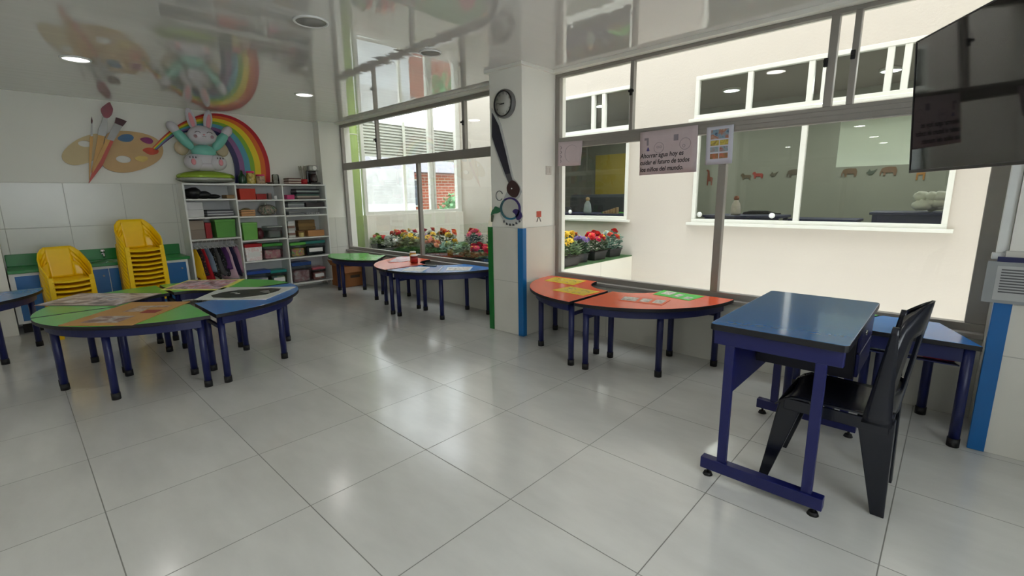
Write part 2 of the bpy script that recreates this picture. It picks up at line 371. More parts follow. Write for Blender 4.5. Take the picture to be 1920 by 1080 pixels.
# the classroom behind those windows
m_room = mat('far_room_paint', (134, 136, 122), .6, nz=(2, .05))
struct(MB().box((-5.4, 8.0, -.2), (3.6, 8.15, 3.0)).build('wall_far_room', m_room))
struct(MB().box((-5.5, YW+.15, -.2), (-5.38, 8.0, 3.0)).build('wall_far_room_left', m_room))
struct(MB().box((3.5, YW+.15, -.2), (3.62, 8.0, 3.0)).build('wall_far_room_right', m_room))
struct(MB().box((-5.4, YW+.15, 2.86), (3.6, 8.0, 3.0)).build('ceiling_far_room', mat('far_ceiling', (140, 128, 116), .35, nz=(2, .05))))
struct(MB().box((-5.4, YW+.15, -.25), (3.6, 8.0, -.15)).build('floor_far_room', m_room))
m_tube = mat('far_tube_glow', (244, 248, 255), .5, emit=8)
for k, (x, y, nm) in enumerate(((-3.0, 6.2, 'leftmost'), (-.9, 6.6, 'second from the left'), (1.0, 6.9, 'third from the left'), (2.4, 6.2, 'rightmost'))):
    t = thing('far_ceiling_light', 'flat ceiling light in the room across the courtyard, '+nm, 'light', (x, y, 2.86))
    MB().lathe([(.13, 0), (.13, -.03), (.11, -.035), (.11, 0)], n=32).build('housing', m_white_alu, t)
    MB().lathe([(0, -.03), (.11, -.03), (.11, -.02), (0, -.02)], n=32).build('diffuser', m_tube, t)
    la = bpy.data.lights.new('far_lamp', 'AREA'); la.shape = 'DISK'; la.size = .3; la.energy = 22; lo = bpy.data.objects.new('far_lamp', la); COL.objects.link(lo); lo.parent = t; lo.location = (0, 0, -.06)
def desk_far(x0, x1, y0, y1, h, lab):
    t = thing('school_desk', lab, 'desk', ((x0+x1)/2, (y0+y1)/2, -.15), group=None); a = (x1-x0)/2; b = (y1-y0)/2; h += .15
    MB().box((-a, -b, h-.03), (a, b, h)).build('tabletop', m_navy, t, bevel=.004)
    MB().box((-a+.04, -b+.03, h-.13), (a-.04, -b+.05, h-.03)).build('apron', m_navy, t)
    for sx in (-1, 1):
        for sy in (-1, 1): MB().cbox((sx*(a-.05), sy*(b-.05), (h-.03)/2), (.05, .05, h-.03)).build('leg', m_navy, t)
desk_far(-3.35, -1.9, 5.15, 5.75, .99, 'dark table behind the lower window beside the column')
desk_far(-.66, .28, 5.15, 5.7, 1.0, 'dark table behind the left half of the large far window')
desk_far(.36, 1.05, 5.2, 5.7, .97, 'low dark table in the middle of the large far window')
desk_far(1.15, 2.2, 5.2, 5.75, 1.06, 'higher dark desk behind the right half of the large far window')
def bottle_figure(x, y, z, s, c1, c2, lab, nm='cloth_wrapped_bottle'):
    t = thing(nm, lab, 'bottle', (x, y, z))
    MB().lathe([(.0, 0), (.05*s, .0), (.055*s, .03*s), (.045*s, .12*s), (.025*s, .16*s), (.018*s, .17*s), (.0, .175*s)], n=20).build('body', mat(nm+'_b%d' % int(x*100), c1, .6, nz=(26, .3)), t)
    MB().lathe([(.018*s, .17*s), (.03*s, .18*s), (.026*s, .21*s), (.0, .22*s)], n=16).build('cap', mat(nm+'_c%d' % int(x*100), c2, .6), t)
bottle_figure(-2.62, 5.3, .99, 1.2, (196, 206, 212), (214, 180, 130), 'pale bottle on the dark table behind the window beside the column')
bottle_figure(-.30, 5.35, 1.0, 1.15, (214, 202, 190), (150, 90, 60), 'striped beige bottle on the table behind the large far window')
t = thing('folded_umbrella', 'black folded umbrella lying on the far table beside the striped bottle', 'umbrella', (-.02, 5.4, 1.022))
MB().tube([(-.2, 0, 0), (-.1, 0, .012), (.1, .0, .012), (.2, 0, .0)], [.014, .028, .024, .006], 10).build('canopy', m_black, t)
MB().tube([(.2, 0, 0), (.25, .01, .0)], .008, 8).build('handle', m_black, t)
t = thing('sofa', 'dark grey sofa deep behind the lower window beside the column', 'sofa', (-3.1, 6.6, -.15))
MB().box((-1.0, -.4, .1), (1.0, .4, .9)).build('seat', mat('sofa_fabric', (44, 50, 56), .8), t, bevel=.05)
MB().box((-1.0, .2, .9), (1.0, .4, 1.45)).build('backrest', mat('sofa_fabric', (44, 50, 56), .8), t, bevel=.06)
for sx in (-1, 1): MB().box((sx*1.05-.12, -.4, .1), (sx*1.05+.12, .4, 1.2)).build('armrest', mat('sofa_fabric', (44, 50, 56), .8), t, bevel=.05)
for k in range(6):
    tag(MB().box((0, 0, 0), (.035, .04, .03+.014*k)).build('toy_block', mat('pale_wood', (206, 170, 128), .6), loc=(-2.33+k*.048, 5.3, .991), bevel=.004),
        'small wooden block standing in a rising row on the far table', 'toy block', 'wooden blocks rising like steps on the far table')
tag(MB().box((-.35, -.15, 0), (.35, .15, .012)).build('green_board', m_green_top, loc=(-2.1, 5.6, .99), bevel=.003), 'green board lying on the far table beside the wooden blocks', 'board')
t = thing('door_panel', 'yellow door panel deep in the room behind the window beside the column', 'door', (-3.75, 7.9, -.15))
MB().box((-.42, -.03, 0), (.42, .03, 2.3)).build('leaf', mat('yellow_door', (176, 158, 64), .6), t, bevel=.006)
MB().ball((.34, -.06, 1.1), .035, 12).build('handle', m_alu, t)
tag(MB().box((-3.2, 7.93, .6), (-2.75, 7.99, 1.9)).box((-3.16, 7.92, .65), (-2.79, 7.935, 1.85)).build('notice_panel', mat('red_panel', (150, 78, 58), .6)), 'red panel on the far room wall right of the yellow door', 'panel')
# animal cutouts along the far wall
def blob(mb, pts, y=0, th=.012, mi=0):
    return mb.prism(pts, -th, 0, lambda u, v, w: (u, w, v), mi)
def animal(x, z, kind, col, lab):
    mb = MB()
    if kind == 'giraffe':
        blob(mb, [(-.10, .02), (-.07, .02), (-.06, .16), (.03, .16), (.04, .02), (.07, .02), (.085, .26), (.06, .29), (-.02, .31), (-.05, .52), (-.11, .56), (-.15, .53), (-.12, .50), (-.09, .48), (-.10, .24)])
    elif kind == 'elephant':
        blob(mb, [(-.16, .02), (-.11, .02), (-.10, .10), (.06, .10), (.07, .02), (.12, .02), (.14, .16), (.10, .25), (-.04, .26), (-.12, .25), (-.20, .22), (-.24, .10), (-.23, .03), (-.21, .03), (-.20, .12), (-.16, .12)])
    elif kind == 'bird':
        blob(mb, [(-.10, .08), (-.03, .02), (.05, .03), (.10, .10), (.14, .18), (.06, .13), (.0, .12), (-.03, .18), (-.06, .11)])
    else:
        blob(mb, [(-.13, .02), (-.09, .02), (-.08, .08), (.07, .08), (.08, .02), (.12, .02), (.13, .14), (.09, .18), (-.08, .18), (-.12, .24), (-.17, .22), (-.20, .16), (-.15, .14)])
    o_ = tag(mb.build('animal_cutout', mat('cut_%s_%d' % (kind, int(x*100)), col, .7), loc=(x, 7.998, z)), lab, 'wall sticker'); o_.scale = (.55, 1, .55)
for x, z, k, c, lb in ((-1.72, 1.3, 'giraffe', (120, 62, 40), 'reddish giraffe cutout at the left end of the far wall row'), (-.92, 1.38, 'dog', (96, 84, 62), 'brown four-legged animal cutout left of the red one on the far wall'),
    (-.68, 1.40, 'dog', (150, 60, 48), 'red animal cutout on the far wall'), (-.40, 1.42, 'bird', (84, 80, 64), 'grey bird cutout right of the red animal on the far wall'),
    (.02, 1.40, 'elephant', (88, 80, 66), 'brown elephant cutout left of the far window mullion'), (.98, 1.38, 'elephant', (104, 82, 58), 'arched brown elephant cutout right of the far window mullion'),
    (1.28, 1.40, 'bird', (74, 84, 70), 'dark bird cutout between the two elephants'), (1.58, 1.38, 'elephant', (110, 84, 60), 'smaller brown elephant cutout left of the tall giraffe'),
    (2.02, 1.30, 'giraffe', (156, 108, 44), 'ochre giraffe cutout on the right of the far wall'), (2.75, 1.42, 'bird', (92, 66, 40), 'dark brown bird cutout right of the ochre giraffe')):
    animal(x*.82-.25, z+.13, k, c, lb)
tag(MB().box((.83, 4.955, 1.545), (1.47, 4.96, 2.13)).box((.82, 4.95, 2.13), (1.48, 4.965, 2.15)).build('white_screen', mat('white_screen_cloth', (236, 240, 232), .5, nz=(4, .05)), bevel=.001), 'large white screen hung high behind the right half of the far window', 'screen')
t = thing('gauze_bundle', 'crumpled white cloth bundle on the far desk at the right', 'cloth', (1.72, 5.45, 1.06))
_r = random.Random(4); mbx = MB()
for k in range(22): mbx.ball((_r.uniform(-.17, .17), _r.uniform(-.09, .09), .07+_r.uniform(-.02, .10)), (.05+.03*_r.random(), .05, .04+.03*_r.random()), 12, fn=lambda p: p*(1+.18*math.sin(p.x*90)*math.cos(p.z*70)))
mbx.build('cloth', mat('white_gauze', (222, 222, 208), .9), t)

# ---- green pipe column, outer window, louvres, neighbouring houses
m_lime = mat('lime_painted_steel', (150, 176, 92), .5, nz=(4, .06))
t = thing('round_post', 'lime green round post outside the left window', 'post', (-5.285, 2.60, -.6))
MB().cyl((0, 0, 0), (0, 0, 4.2), .105, n=28).build('shaft', m_lime, t); MB().cyl((0, 0, 2.86), (0, 0, 2.872), .108, n=28).build('band', m_white_alu, t)
W7 = sempty('window_7', 'white framed outer window facing the brick house')
def ybars(mb, L, x0=-5.27, x1=-5.20):
    for (y0, z0, y1, z1) in L: mb.box((x0, y0, z0), (x1, y1, z1))
    return mb
ybars(MB(), [(2.72, 1.0, YW, 1.06), (2.72, 3.35, YW, 3.42), (4.70, 1.06, YW, 3.35), (2.72, 1.06, 2.78, 3.35)]).build('frame', m_white_alu, W7, bevel=.004)
ybars(MB(), [(4.06, 1.06, 4.13, 3.35)]).build('mullion', m_white_alu, W7, bevel=.004); ybars(MB(), [(4.15, 1.06, 4.19, 3.35)]).build('mullion', m_white_alu, W7, bevel=.004)
for a, b in ((2.78, 4.06), (4.19, 4.70)): MB().box((-5.237, a, 1.06), (-5.233, b, 3.35)).build('pane', m_glass, W7)
t = thing('corrugated_canopy', 'pale corrugated metal canopy beyond the outer window', 'canopy', (-5.9, 2.4, 0))
mb = MB(); nn = 12
for k in range(nn):
    z0 = 2.02+k*.052; mb.hexa([(-.01, 0, z0), (.05, 0, z0+.012), (.05, 3.2, z0+.012-.03), (-.01, 3.2, z0-.03), (-.01, 0, z0+.05), (.02, 0, z0+.052), (.02, 3.2, z0+.02), (-.01, 3.2, z0+.018)])
mb.build('sheet', mat('galvanised_sheet', (206, 206, 200), .5), t)
MB().box((.05, 1.55, 1.98), (.075, 1.60, 2.66)).build('strap', m_white_alu, t)
for yy_ in (.1, 1.6, 3.1): MB().box((-.05, yy_-.03, -.62), (-.01, yy_+.03, 2.62)).build('support_post', m_white_alu, t)
t = thing('garden_wall', 'weathered concrete wall of the neighbouring plot, white below', 'wall', (-7.6, 4.3, -.6))
MB().box((-.1, -1.4, 0), (.1, 1.05, 1.75)).build('base', mat('white_limewash', (224, 227, 232), .9, nz=(2, .06)), t)
MB().box((-.1, -1.4, 1.75), (.1, 1.05, 2.52)).build('upper_band', mat('rough_concrete', (196, 196, 196), .95, nz=(5, .3), bump=(12, .6)), t)
t = thing('brick_house', 'red brick house with grey tiled roof beyond the courtyard', 'house', (-9.0, 7.2, -.6))
MB().box((-.6, -2.0, 0), (.6, 2.6, 2.55)).build('wall', tile_mat('red_brick', (186, 104, 78), (170, 92, 70), (196, 180, 166), .22, .075, 'yz', (0, 0), .008, .85, .5), t)
MB().prism([(-1.0, 2.5), (1.1, 2.5), (0.2, 3.0), (-.2, 3.0)], -2.4, 2.9, lambda u, v, w: (u, w, v)).build('roof', mat('grey_roof_tiles', (132, 130, 136), .8, nz=(9, .3)), t)
f_ = MB().box((.6, -1.55, 1.65), (.64, -1.10, 2.35)).build('window', m_white_alu, t); MB().box((.641, -1.51, 1.69), (.645, -1.14, 2.31)).build('pane', mat('dark_pane', (92, 100, 112), .2), f_)
MB().box((.6, .45, 1.2), (.64, .85, 2.4)).build('shutter', mat('dark_shutter', (74, 62, 60), .6), t)
t2 = thing('water_tank', 'small red water tank on the grey roof', 'tank', (-9.0, 5.55, 2.3))
MB().lathe([(.0, 0), (.22, 0), (.22, .25), (.1, .32), (.0, .33)], n=20).build('drum', mat('red_tank', (206, 84, 72), .6), t2); MB().box((-.26, -.26, -.05), (.26, .26, 0)).build('stand', m_alu, t2)
_r = random.Random(8); mbx = MB()
for k in range(380):
    a = _r.uniform(0, 2*PI); e = _r.uniform(-.2, 1.2); rr = .62*(.6+.4*_r.random()); p = vec(rr*math.cos(a)*math.cos(e), rr*math.sin(a)*math.cos(e), .5+rr*math.sin(e)*1.1)
    u = vec(_r.uniform(-1, 1), _r.uniform(-1, 1), _r.uniform(-1, 1)).normalized()*.09; v = u.cross(vec(_r.random(), _r.random(), 1)).normalized()*.05
    mbx.add([p-u, p+v, p+u, p-v], [(0, 1, 2, 3)])
t = thing('garden_bush', 'pale green bush beside the brick house', 'bush', (-7.55, 6.75, .25))
mbx.build('foliage', mat('bush_leaf', (120, 168, 120), .7), t); MB().cyl((0, 0, -.8), (0, 0, .5), .04).build('stem', mat('bark', (90, 74, 58), .9), t)
struct(MB().box((-14, -2, -.75), (-5.36, 12, -.62)).build('floor_outside_ground', mat('outside_ground', (150, 150, 140), .9)))

def to_mesh(o):
    bpy.context.view_layer.update()
    dg = bpy.context.evaluated_depsgraph_get(); me = bpy.data.meshes.new_from_object(o.evaluated_get(dg)); n = bpy.data.objects.new(o.name+'_m', me); COL.objects.link(n)
    n.parent = o.parent; n.location = o.location; n.rotation_euler = o.rotation_euler; n.scale = o.scale; nm = o.name; bpy.data.objects.remove(o); n.name = nm; return n
# ------------------------------------------------------------------ quarter-ring tables
R0, R1 = .30, .83
def arc(r, a0, a1, n): return [(r*math.cos(a0+(a1-a0)*i/n), r*math.sin(a0+(a1-a0)*i/n)) for i in range(n+1)]
def table_leg(t, x, y, h):
    l = MB().cyl((x, y, .012), (x, y, h), .0225, n=16).build('leg', m_navy, t)
    MB().cyl((x, y, 0), (x, y, .045), .0255, n=16).build('rubber_foot', m_black, l)
def ring_table(lab, cx, cy, deg, top, group, z=.52):
    t = thing('curved_table', lab, 'table', (cx, cy, 0), math.radians(deg), group)
    poly = arc(R1, 0, PI/2, 30)+arc(R0, PI/2, 0, 16)
    MB().prism(poly, z-.026, z, mi=0, ms=1).build('tabletop', [top, m_edge], t, bevel=.003)
    ap = arc(R1-.05, .06, PI/2-.06, 24)+arc(R1-.072, PI/2-.06, .06, 24)
    MB().prism(ap, z-.085, z-.027).build('apron', m_navy, t)
    ap = arc(R0+.07, .15, PI/2-.15, 12)+arc(R0+.05, PI/2-.15, .15, 12)
    MB().prism(ap, z-.085, z-.027).build('apron', m_navy, t)
    for (x, y) in ((.385, .045), (.735, .045), (.045, .385), (.045, .735), (.735*math.cos(PI/4), .735*math.sin(PI/4))): table_leg(t, x, y, z-.027)
    for pts in (((.385, .045), (.735, .045)), ((.045, .385), (.045, .735))):
        for zz in (z-.05, z-.12):
            (a, b), (c, d) = pts; MB().box((min(a, c)-.009*(b > a), min(b, d)-.009*(a > b), zz-.012), (max(a, c)+.009*(b > a), max(b, d)+.009*(a > b), zz+.012)).build('crossbar', m_navy, t)
    return t
G1, G2, G3 = 'ring of curved tables in the middle left', 'curved tables under the left window', 'orange curved tables under the large window'
ring_table('orange curved table nearest the column, yellow papers on it', -.130, 2.235, 180, m_orange_top, G3)
ring_table('orange curved table with the green paper, beside the blue desk', -.088, 2.235, 270, m_orange_top, G3)
ring_table('orange curved table holding two jars under the left window', -2.575, 2.235, 180, m_orange_top, G2)
ring_table('blue curved table under the left window, beside the column', -2.535, 2.235, 270, m_blue_top, G2)
ring_table('green curved table in the far corner beside the cardboard box', -3.93, 2.34, 225, m_green_top, G2)
ring_table('green curved table at the front of the ring, brown board on it', -2.558, -.462, 270, m_green_top, G1)
ring_table('blue curved table of the ring with the black and white board', -2.545, -.432, 0, m_blue_top, G1)
ring_table('green curved table at the back of the ring, before the closet', -2.59, -.432, 90, m_green_top, G1)
ring_table('green curved table on the left of the ring, before the short chair stack', -2.585, -.462, 180, m_green_top, G1)
ring_table('blue curved table cut off at the left edge of the view', -4.12, -2.0, 0, m_blue_top, G1)

def wedge_table(lab, poly, top, z=.545):
    cx = sum(p[0] for p in poly)/len(poly); cy = sum(p[1] for p in poly)/len(poly)
    P = [(p[0]-cx, p[1]-cy) for p in poly]; t = thing('wedge_table', lab, 'table', (cx, cy, 0))
    MB().prism(P, z-.026, z, mi=0, ms=1).build('tabletop', [top, m_edge], t, bevel=.003)
    L = [(p[0]*.86, p[1]*.84) for p in P]
    for p in L: table_leg(t, p[0], p[1], z-.027)
    for i in range(4):
        a, b = Vector(L[i]), Vector(L[(i+1) % 4]); d = (b-a).normalized(); n = vec(-d.y, d.x)*.008
        MB().prism([(a-n)[:], (b-n)[:], (b+n)[:], (a+n)[:]], z-.10, z-.027).build('apron', m_navy, t)
    MB().prism([(p[0]*.78, p[1]*.70) for p in P], z-.135, z-.128).build('under_shelf', m_navy, t)
    return t
wedge_table('blue wedge table in the corner right of the desk', [(1.40, 1.79), (2.02, 1.79), (1.855, 2.22), (1.60, 2.22)], m_blue_top)
wedge_table('green wedge table mostly hidden behind the blue desk', [(1.20, 1.80), (1.38, 1.80), (1.585, 2.22), (1.17, 2.22)], m_green_top)
tag(MB().box((-.2, -.06, 0), (.2, .06, .05)).build('printed_bag', print_mat('bag_print', [(20, 70, 50), (34, 96, 66), (210, 208, 200), (150, 30, 34), (40, 40, 44)], 9, 3), loc=(1.74, 1.93, .418), bevel=.018),
    'colourful printed bag tucked under the blue wedge table', 'bag')

# ------------------------------------------------------------------ sheets and boards lying on tables
def sheet(name, pts, z, m_, lab, cat, th=.0015, grp=None, extra=None):
    cx = sum(p[0] for p in pts)/len(pts); cy = sum(p[1] for p in pts)/len(pts); P = [(p[0]-cx, p[1]-cy) for p in pts]
    a = sum(P[i][0]*P[(i+1) % len(P)][1]-P[(i+1) % len(P)][0]*P[i][1] for i in range(len(P)))
    if a < 0: P = P[::-1]
    mb = MB().prism(P, 0, th)
    if extra: extra(mb, th, cx, cy)
    return tag(mb.build(name, m_, loc=(cx, cy, z)), lab, cat, grp)
def inset(pts, rects, q=.0006):
    """printed panels inside a sheet: rects in the sheet's own 0..1 frame"""
    def f(mb, th, cx, cy):
        a, b, c, d = [Vector((p[0]-cx, p[1]-cy)) for p in pts]
        for (u0, v0, u1, v1, mi) in rects:
            qd = [(a*(1-u)+d*u)*(1-v)+(b*(1-u)+c*u)*v for u, v in ((u0, v0), (u1, v0), (u1, v1), (u0, v1))]
            ar = sum(qd[i].x*qd[(i+1) % 4].y-qd[(i+1) % 4].x*qd[i].y for i in range(4))
            if ar < 0: qd = qd[::-1]
            mb.prism([x[:] for x in qd], th, th+q, mi=mi)
    return f
Z = .5205
P_ = print_mat
mA = P_('print_grey_collage', [(60, 54, 60), (140, 122, 122), (196, 178, 172), (232, 226, 226), (112, 108, 138)], 9, 1)
mB = P_('print_animals', [(96, 60, 44), (150, 110, 96), (206, 196, 188), (88, 92, 112)], 12, 2)
mC = P_('print_pink_red', [(150, 40, 44), (210, 130, 134), (232, 206, 220), (120, 60, 74), (188, 186, 196)], 10, 3)
bA = [(-3.086,-1.258),(-3.436,-0.970),(-2.887,-0.515),(-2.592,-0.843)]
sheet('poster_board', bA, Z, [mat('board_edge_grey', (150, 134, 128), .6), mA], 'grey and brown printed board on the left green table', 'board', .005, extra=inset(bA, [(.02, .03, .98, .97, 1)]))
bB = [(-2.141,-1.181),(-2.637,-0.746),(-2.316,-0.442),(-1.801,-0.867)]
sheet('poster_board', bB, Z, [mat('board_tan', (196, 148, 84), .55, nz=(8, .1)), mB, mat('label_red', (150, 50, 48), .6)], 'tan board with printed animals on the front green table', 'board', .005,
      extra=inset(bB, [(.20, .08, .72, .34, 1), (.34, .52, .62, .70, 1), (.66, .46, .9, .6, 2), (.34, .72, .86, .80, 1)]))
bC = [(-3.084,-0.489),(-3.473,-0.197),(-3.108,0.188),(-2.652,-0.133)]
sheet('poster_board', bC, Z, [mat('board_yellow', (226, 224, 112), .5), mC], 'yellow edged board with pink and red prints on the back green table', 'board', .005, extra=inset(bC, [(.05, .06, .92, .94, 1)]))
bD = [(-2.372,-0.403),(-2.769,-0.094),(-2.294,0.342),(-1.952,-0.030)]
def dshape(mb, th, cx, cy):
    a, b, c, d = [Vector((p[0]-cx, p[1]-cy)) for p in bD]
    F = lambda u, v: ((a*(1-u)+d*u)*(1-v)+(b*(1-u)+c*u)*v)[:]
    body = [(.10, .30), (.16, .55), (.30, .75), (.50, .82), (.70, .88), (.86, .84), (.90, .62), (.84, .34), (.62, .12), (.40, .10), (.20, .14)]
    pb = [F(*q) for q in body]
    ar = sum(pb[i][0]*pb[(i+1) % len(pb)][1]-pb[(i+1) % len(pb)][0]*pb[i][1] for i in range(len(pb)))
    mb.prism(pb if ar > 0 else pb[::-1], th, th+.0006, mi=1)
    for (u, v, s) in ((.34, .5, .05), (.42, .42, .04), (.72, .62, .06), (.78, .52, .05)):
        q = [F(u-s, v-s*.4), F(u+s, v-s*.2), F(u+s*.6, v+s*.7), F(u-s*.5, v+s*.5)]
        ar = sum(q[i][0]*q[(i+1) % 4][1]-q[(i+1) % 4][0]*q[i][1] for i in range(4))
        mb.prism(q if ar > 0 else q[::-1], th+.0006, th+.0012, mi=0)
sheet('poster_board', bD, Z, [mat('board_white', (214, 218, 214), .4), mat('board_black', (24, 30, 32), .4)], 'white board with a large black shape on the blue table of the ring', 'board', .005, extra=dshape)
mY = P_('print_on_yellow', [(60, 62, 66), (224, 196, 40), (236, 210, 60), (190, 120, 110)], 26, 4)
ypap = mat('yellow_paper', (238, 206, 48), .5); gpap = mat('green_paper', (66, 196, 62), .5); wpap = mat('white_paper', (232, 232, 230), .6)
o1 = [(-0.818,1.967),(-0.853,2.173),(-0.514,2.193),(-0.487,1.950)]
sheet('yellow_sheet', o1, Z, [ypap, mY], 'yellow printed sheet by the window on the orange table nearest the column', 'sheet', extra=inset(o1, [(.1, .15, .45, .85, 1), (.55, .15, .95, .85, 1)]))
o2 = [(-0.489,1.662),(-0.468,1.887),(-0.153,1.850),(-0.171,1.643)]
sheet('yellow_sheet', o2, Z, [ypap, mY], 'yellow printed sheet nearer the room on the orange table nearest the column', 'sheet', extra=inset(o2, [(.08, .15, .45, .85, 1), (.55, .15, .92, .85, 1)]))
mP = P_('print_photos', [(70, 64, 60), (170, 160, 150), (226, 222, 216), (128, 90, 80)], 30, 5)
o3 = [(0.118,1.674),(0.071,1.828),(0.406,1.915),(0.432,1.726)]
sheet('orange_sheet', o3, Z, [mat('orange_paper', (236, 104, 60), .5), mP], 'orange sheet with three pale pictures on the orange table', 'sheet', extra=inset(o3, [(.04, .12, .38, .88, 1), (.45, .2, .66, .85, 1), (.74, .2, .95, .85, 1)]))
o4 = [(0.212,2.026),(0.203,2.233),(0.543,2.204),(0.514,1.983)]
sheet('green_sheet', o4, Z, [gpap, mP], 'bright green sheet with small pictures on the orange table', 'sheet', extra=inset(o4, [(.12, .3, .38, .9, 1), (.48, .2, .62, .75, 1), (.76, .15, .92, .5, 1)]))
w1 = [(-2.367,1.478),(-2.526,1.701),(-2.336,1.828),(-2.142,1.577)]
sheet('drawing_sheet', w1, Z, [wpap, mP], 'white sheet with a grey drawing on the seam of the window tables', 'sheet', extra=inset(w1, [(.45, .25, .9, .75, 1)]))
w2 = [(-1.996,1.774),(-2.164,1.931),(-1.974,2.137),(-1.799,1.931)]
sheet('drawing_sheet', w2, Z, [mat('grey_print_paper', (206, 212, 218), .4), mP], 'grey printed sheet on the blue table under the left window', 'sheet', extra=inset(w2, [(.08, .15, .92, .85, 1)]))
w3 = [(-3.076,1.761),(-3.363,2.075),(-3.299,2.231),(-2.935,2.004),(-2.931,1.874)]
sheet('tissue_sheet', w3, Z, P_('pink_tissue', [(214, 170, 180), (236, 214, 220), (244, 236, 238)], 20, 2, .8), 'pale pink crumpled sheet left of the jars', 'sheet', .004)
w4_ = [(-2.029,1.687),(-2.239,1.917),(-2.226,1.927),(-2.002,1.689)]
sheet('clear_ruler', w4_, Z, mat('ruler_plastic', (170, 196, 220), .2), 'pale ruler lying between the two printed sheets', 'ruler', .003)
for pts, lb in (([(-3.048,1.743),(-3.042,1.948),(-2.963,1.929),(-2.985,1.728)], 'thin red strip lying left of the jars'), ([(-2.601,1.551),(-2.615,1.724),(-2.603,1.853),(-2.549,1.823),(-2.550,1.525)], 'long red strip lying in front of the jars')):
    sheet('red_strip', pts, Z+.0, mat('red_strip', (188, 66, 54), .5), lb, 'strip', .003)
w5 = [(-2.493,1.844),(-2.527,1.888),(-2.337,1.919),(-2.304,1.877)]
sheet('black_folder', w5, Z, m_black, 'slim black folder lying right of the jars', 'folder', .008)
def jar(x, y, z, r, h, cbody, clid, lab, name='paint_jar', glass=False, band=None):
    t = thing(name, lab, 'jar', (x, y, z))
    MB().lathe([(0, 0), (r*.92, 0), (r, r*.12), (r, h*.80), (r*.82, h*.86), (r*.82, h*.88), (0, h*.88)], n=28).build('body', cbody, t)
    if clid: MB().lathe([(0, h*.86), (r*.95, h*.86), (r*.97, h*.87), (r*.97, h*.985), (r*.92, h), (0, h)], n=28).build('lid', clid, t)
    if band: MB().lathe([(r*1.01, h*.2), (r*1.012, h*.2), (r*1.012, h*.7), (r*1.01, h*.7)], n=28).build('label_band', band, t)
    return t
jar(-2.735, 1.90, .521, .043, .10, mat('dark_red_jam', (120, 26, 24), .2), wpap, 'red jar with a white lid on the orange window table', band=mat('red_label', (170, 34, 36), .4))
jar(-2.93, 2.02, .521, .038, .115, mat('yellow_paint', (206, 150, 30), .3), wpap, 'yellow jar with a white lid behind the red jar', band=mat('yellow_label', (222, 174, 40), .4))

# ------------------------------------------------------------------ teacher's desk
m_desk = mat('desk_laminate', (34, 100, 164), .13, coat=.35, nz=(30, .08)); m_desk_steel = mat('desk_blue_steel', (16, 22, 84), .4, nz=(40, .1))
t = thing('writing_desk', 'blue topped writing desk with navy steel frame near the right window', 'desk', (1.377, 1.17, 0))
dx, dy = .248, .463
rc = .02; pl = []
for (sx, sy, a0) in ((1, 1, 0), (-1, 1, 1), (-1, -1, 2), (1, -1, 3)):
    for k in range(5):
        a = (a0+k/4)*PI/2; pl.append((sx*(dx-rc)+rc*math.cos(a), sy*(dy-rc)+rc*math.sin(a)))
MB().prism(pl, .702, .73, mi=0, ms=1).build('desktop', [m_desk, m_edge], t, bevel=.003)
for sy in (-1, 1):
    y = sy*.42
    fb = MB().box((-.255, y-.022, .035), (.225, y+.022, .088)).build('foot_bar', m_desk_steel, t, bevel=.003)
    for x in (-.225, .195):
        MB().cyl((x, y, .012), (x, y, .036), .006, n=10).cyl((x, y, 0), (x, y, .014), .022, .016, n=16).build('leveller', m_black, fb)
    for x in (-.168, .165):
        MB().box((x-.019, y-.0125, .088), (x+.019, y+.0125, .66)).build('post', m_desk_steel, t, bevel=.002)
    MB().box((-.235, y-.016, .635), (.235, y+.016, .701)).build('top_rail', m_desk_steel, t, bevel=.003)
MB().box((-.235, -.42, .665), (-.205, .42, .701)).build('front_rail', m_desk_steel, t, bevel=.002)
MB().box((-.190, -.405, .385), (-.178, .405, .67)).build('modesty_panel', m_desk_steel, t, bevel=.002)
dr = MB().box((-.17, -.02, .46), (.225, .40, .70)).build('drawer_unit', mat('drawer_black', (14, 16, 32), .5), t, bevel=.003)
for (z0, z1) in ((.47, .575), (.582, .695)):
    MB().box((.225, -.005, z0), (.238, .39, z1)).build('drawer_front', m_desk_steel, dr, bevel=.003)
MB().cyl((.235, .10, .655), (.246, .10, .655), .011, n=18).build('keyhole', mat('chrome', (220, 220, 224), .15, 1), dr)

# ------------------------------------------------------------------ black plastic chair behind the desk
m_chair = mat('dark_navy_plastic', (14, 18, 30), .22, nz=(60, .1))
t = thing('plastic_chair', 'glossy dark navy plastic chair pushed under the blue desk', 'chair', (1.60, 1.08, 0), 0)
def seat_fn(u, v):
    x = -.23+.40*u; y = (v-.5)*(.40-.05*u)
    z = .415-.018*math.cos((v-.5)*PI)-.045*max(0, (.18-u)/.18)**2+.0*u
    return (x, y, z)
MB().shell(seat_fn, 14, 12, .007).build('seat', m_chair, t)
def back_fn(u, v):      # u across, v up
    s = (u-.5)*2; w = .185 if v < .55 else .185*math.sqrt(max(.02, 1-((v-.55)/.46)**2*.9))
    y = s*w; z = .40+.465*v*(1-.14*s*s); x = .172+.055*v-.075*s*s
    return (x, y, z)
def back_hole(i, j): return (j in range(5, 15)) and (i in (3, 4, 7, 8, 11, 12))
MB().shell(back_fn, 16, 20, .009, hole=back_hole).build('backrest', m_chair, t)
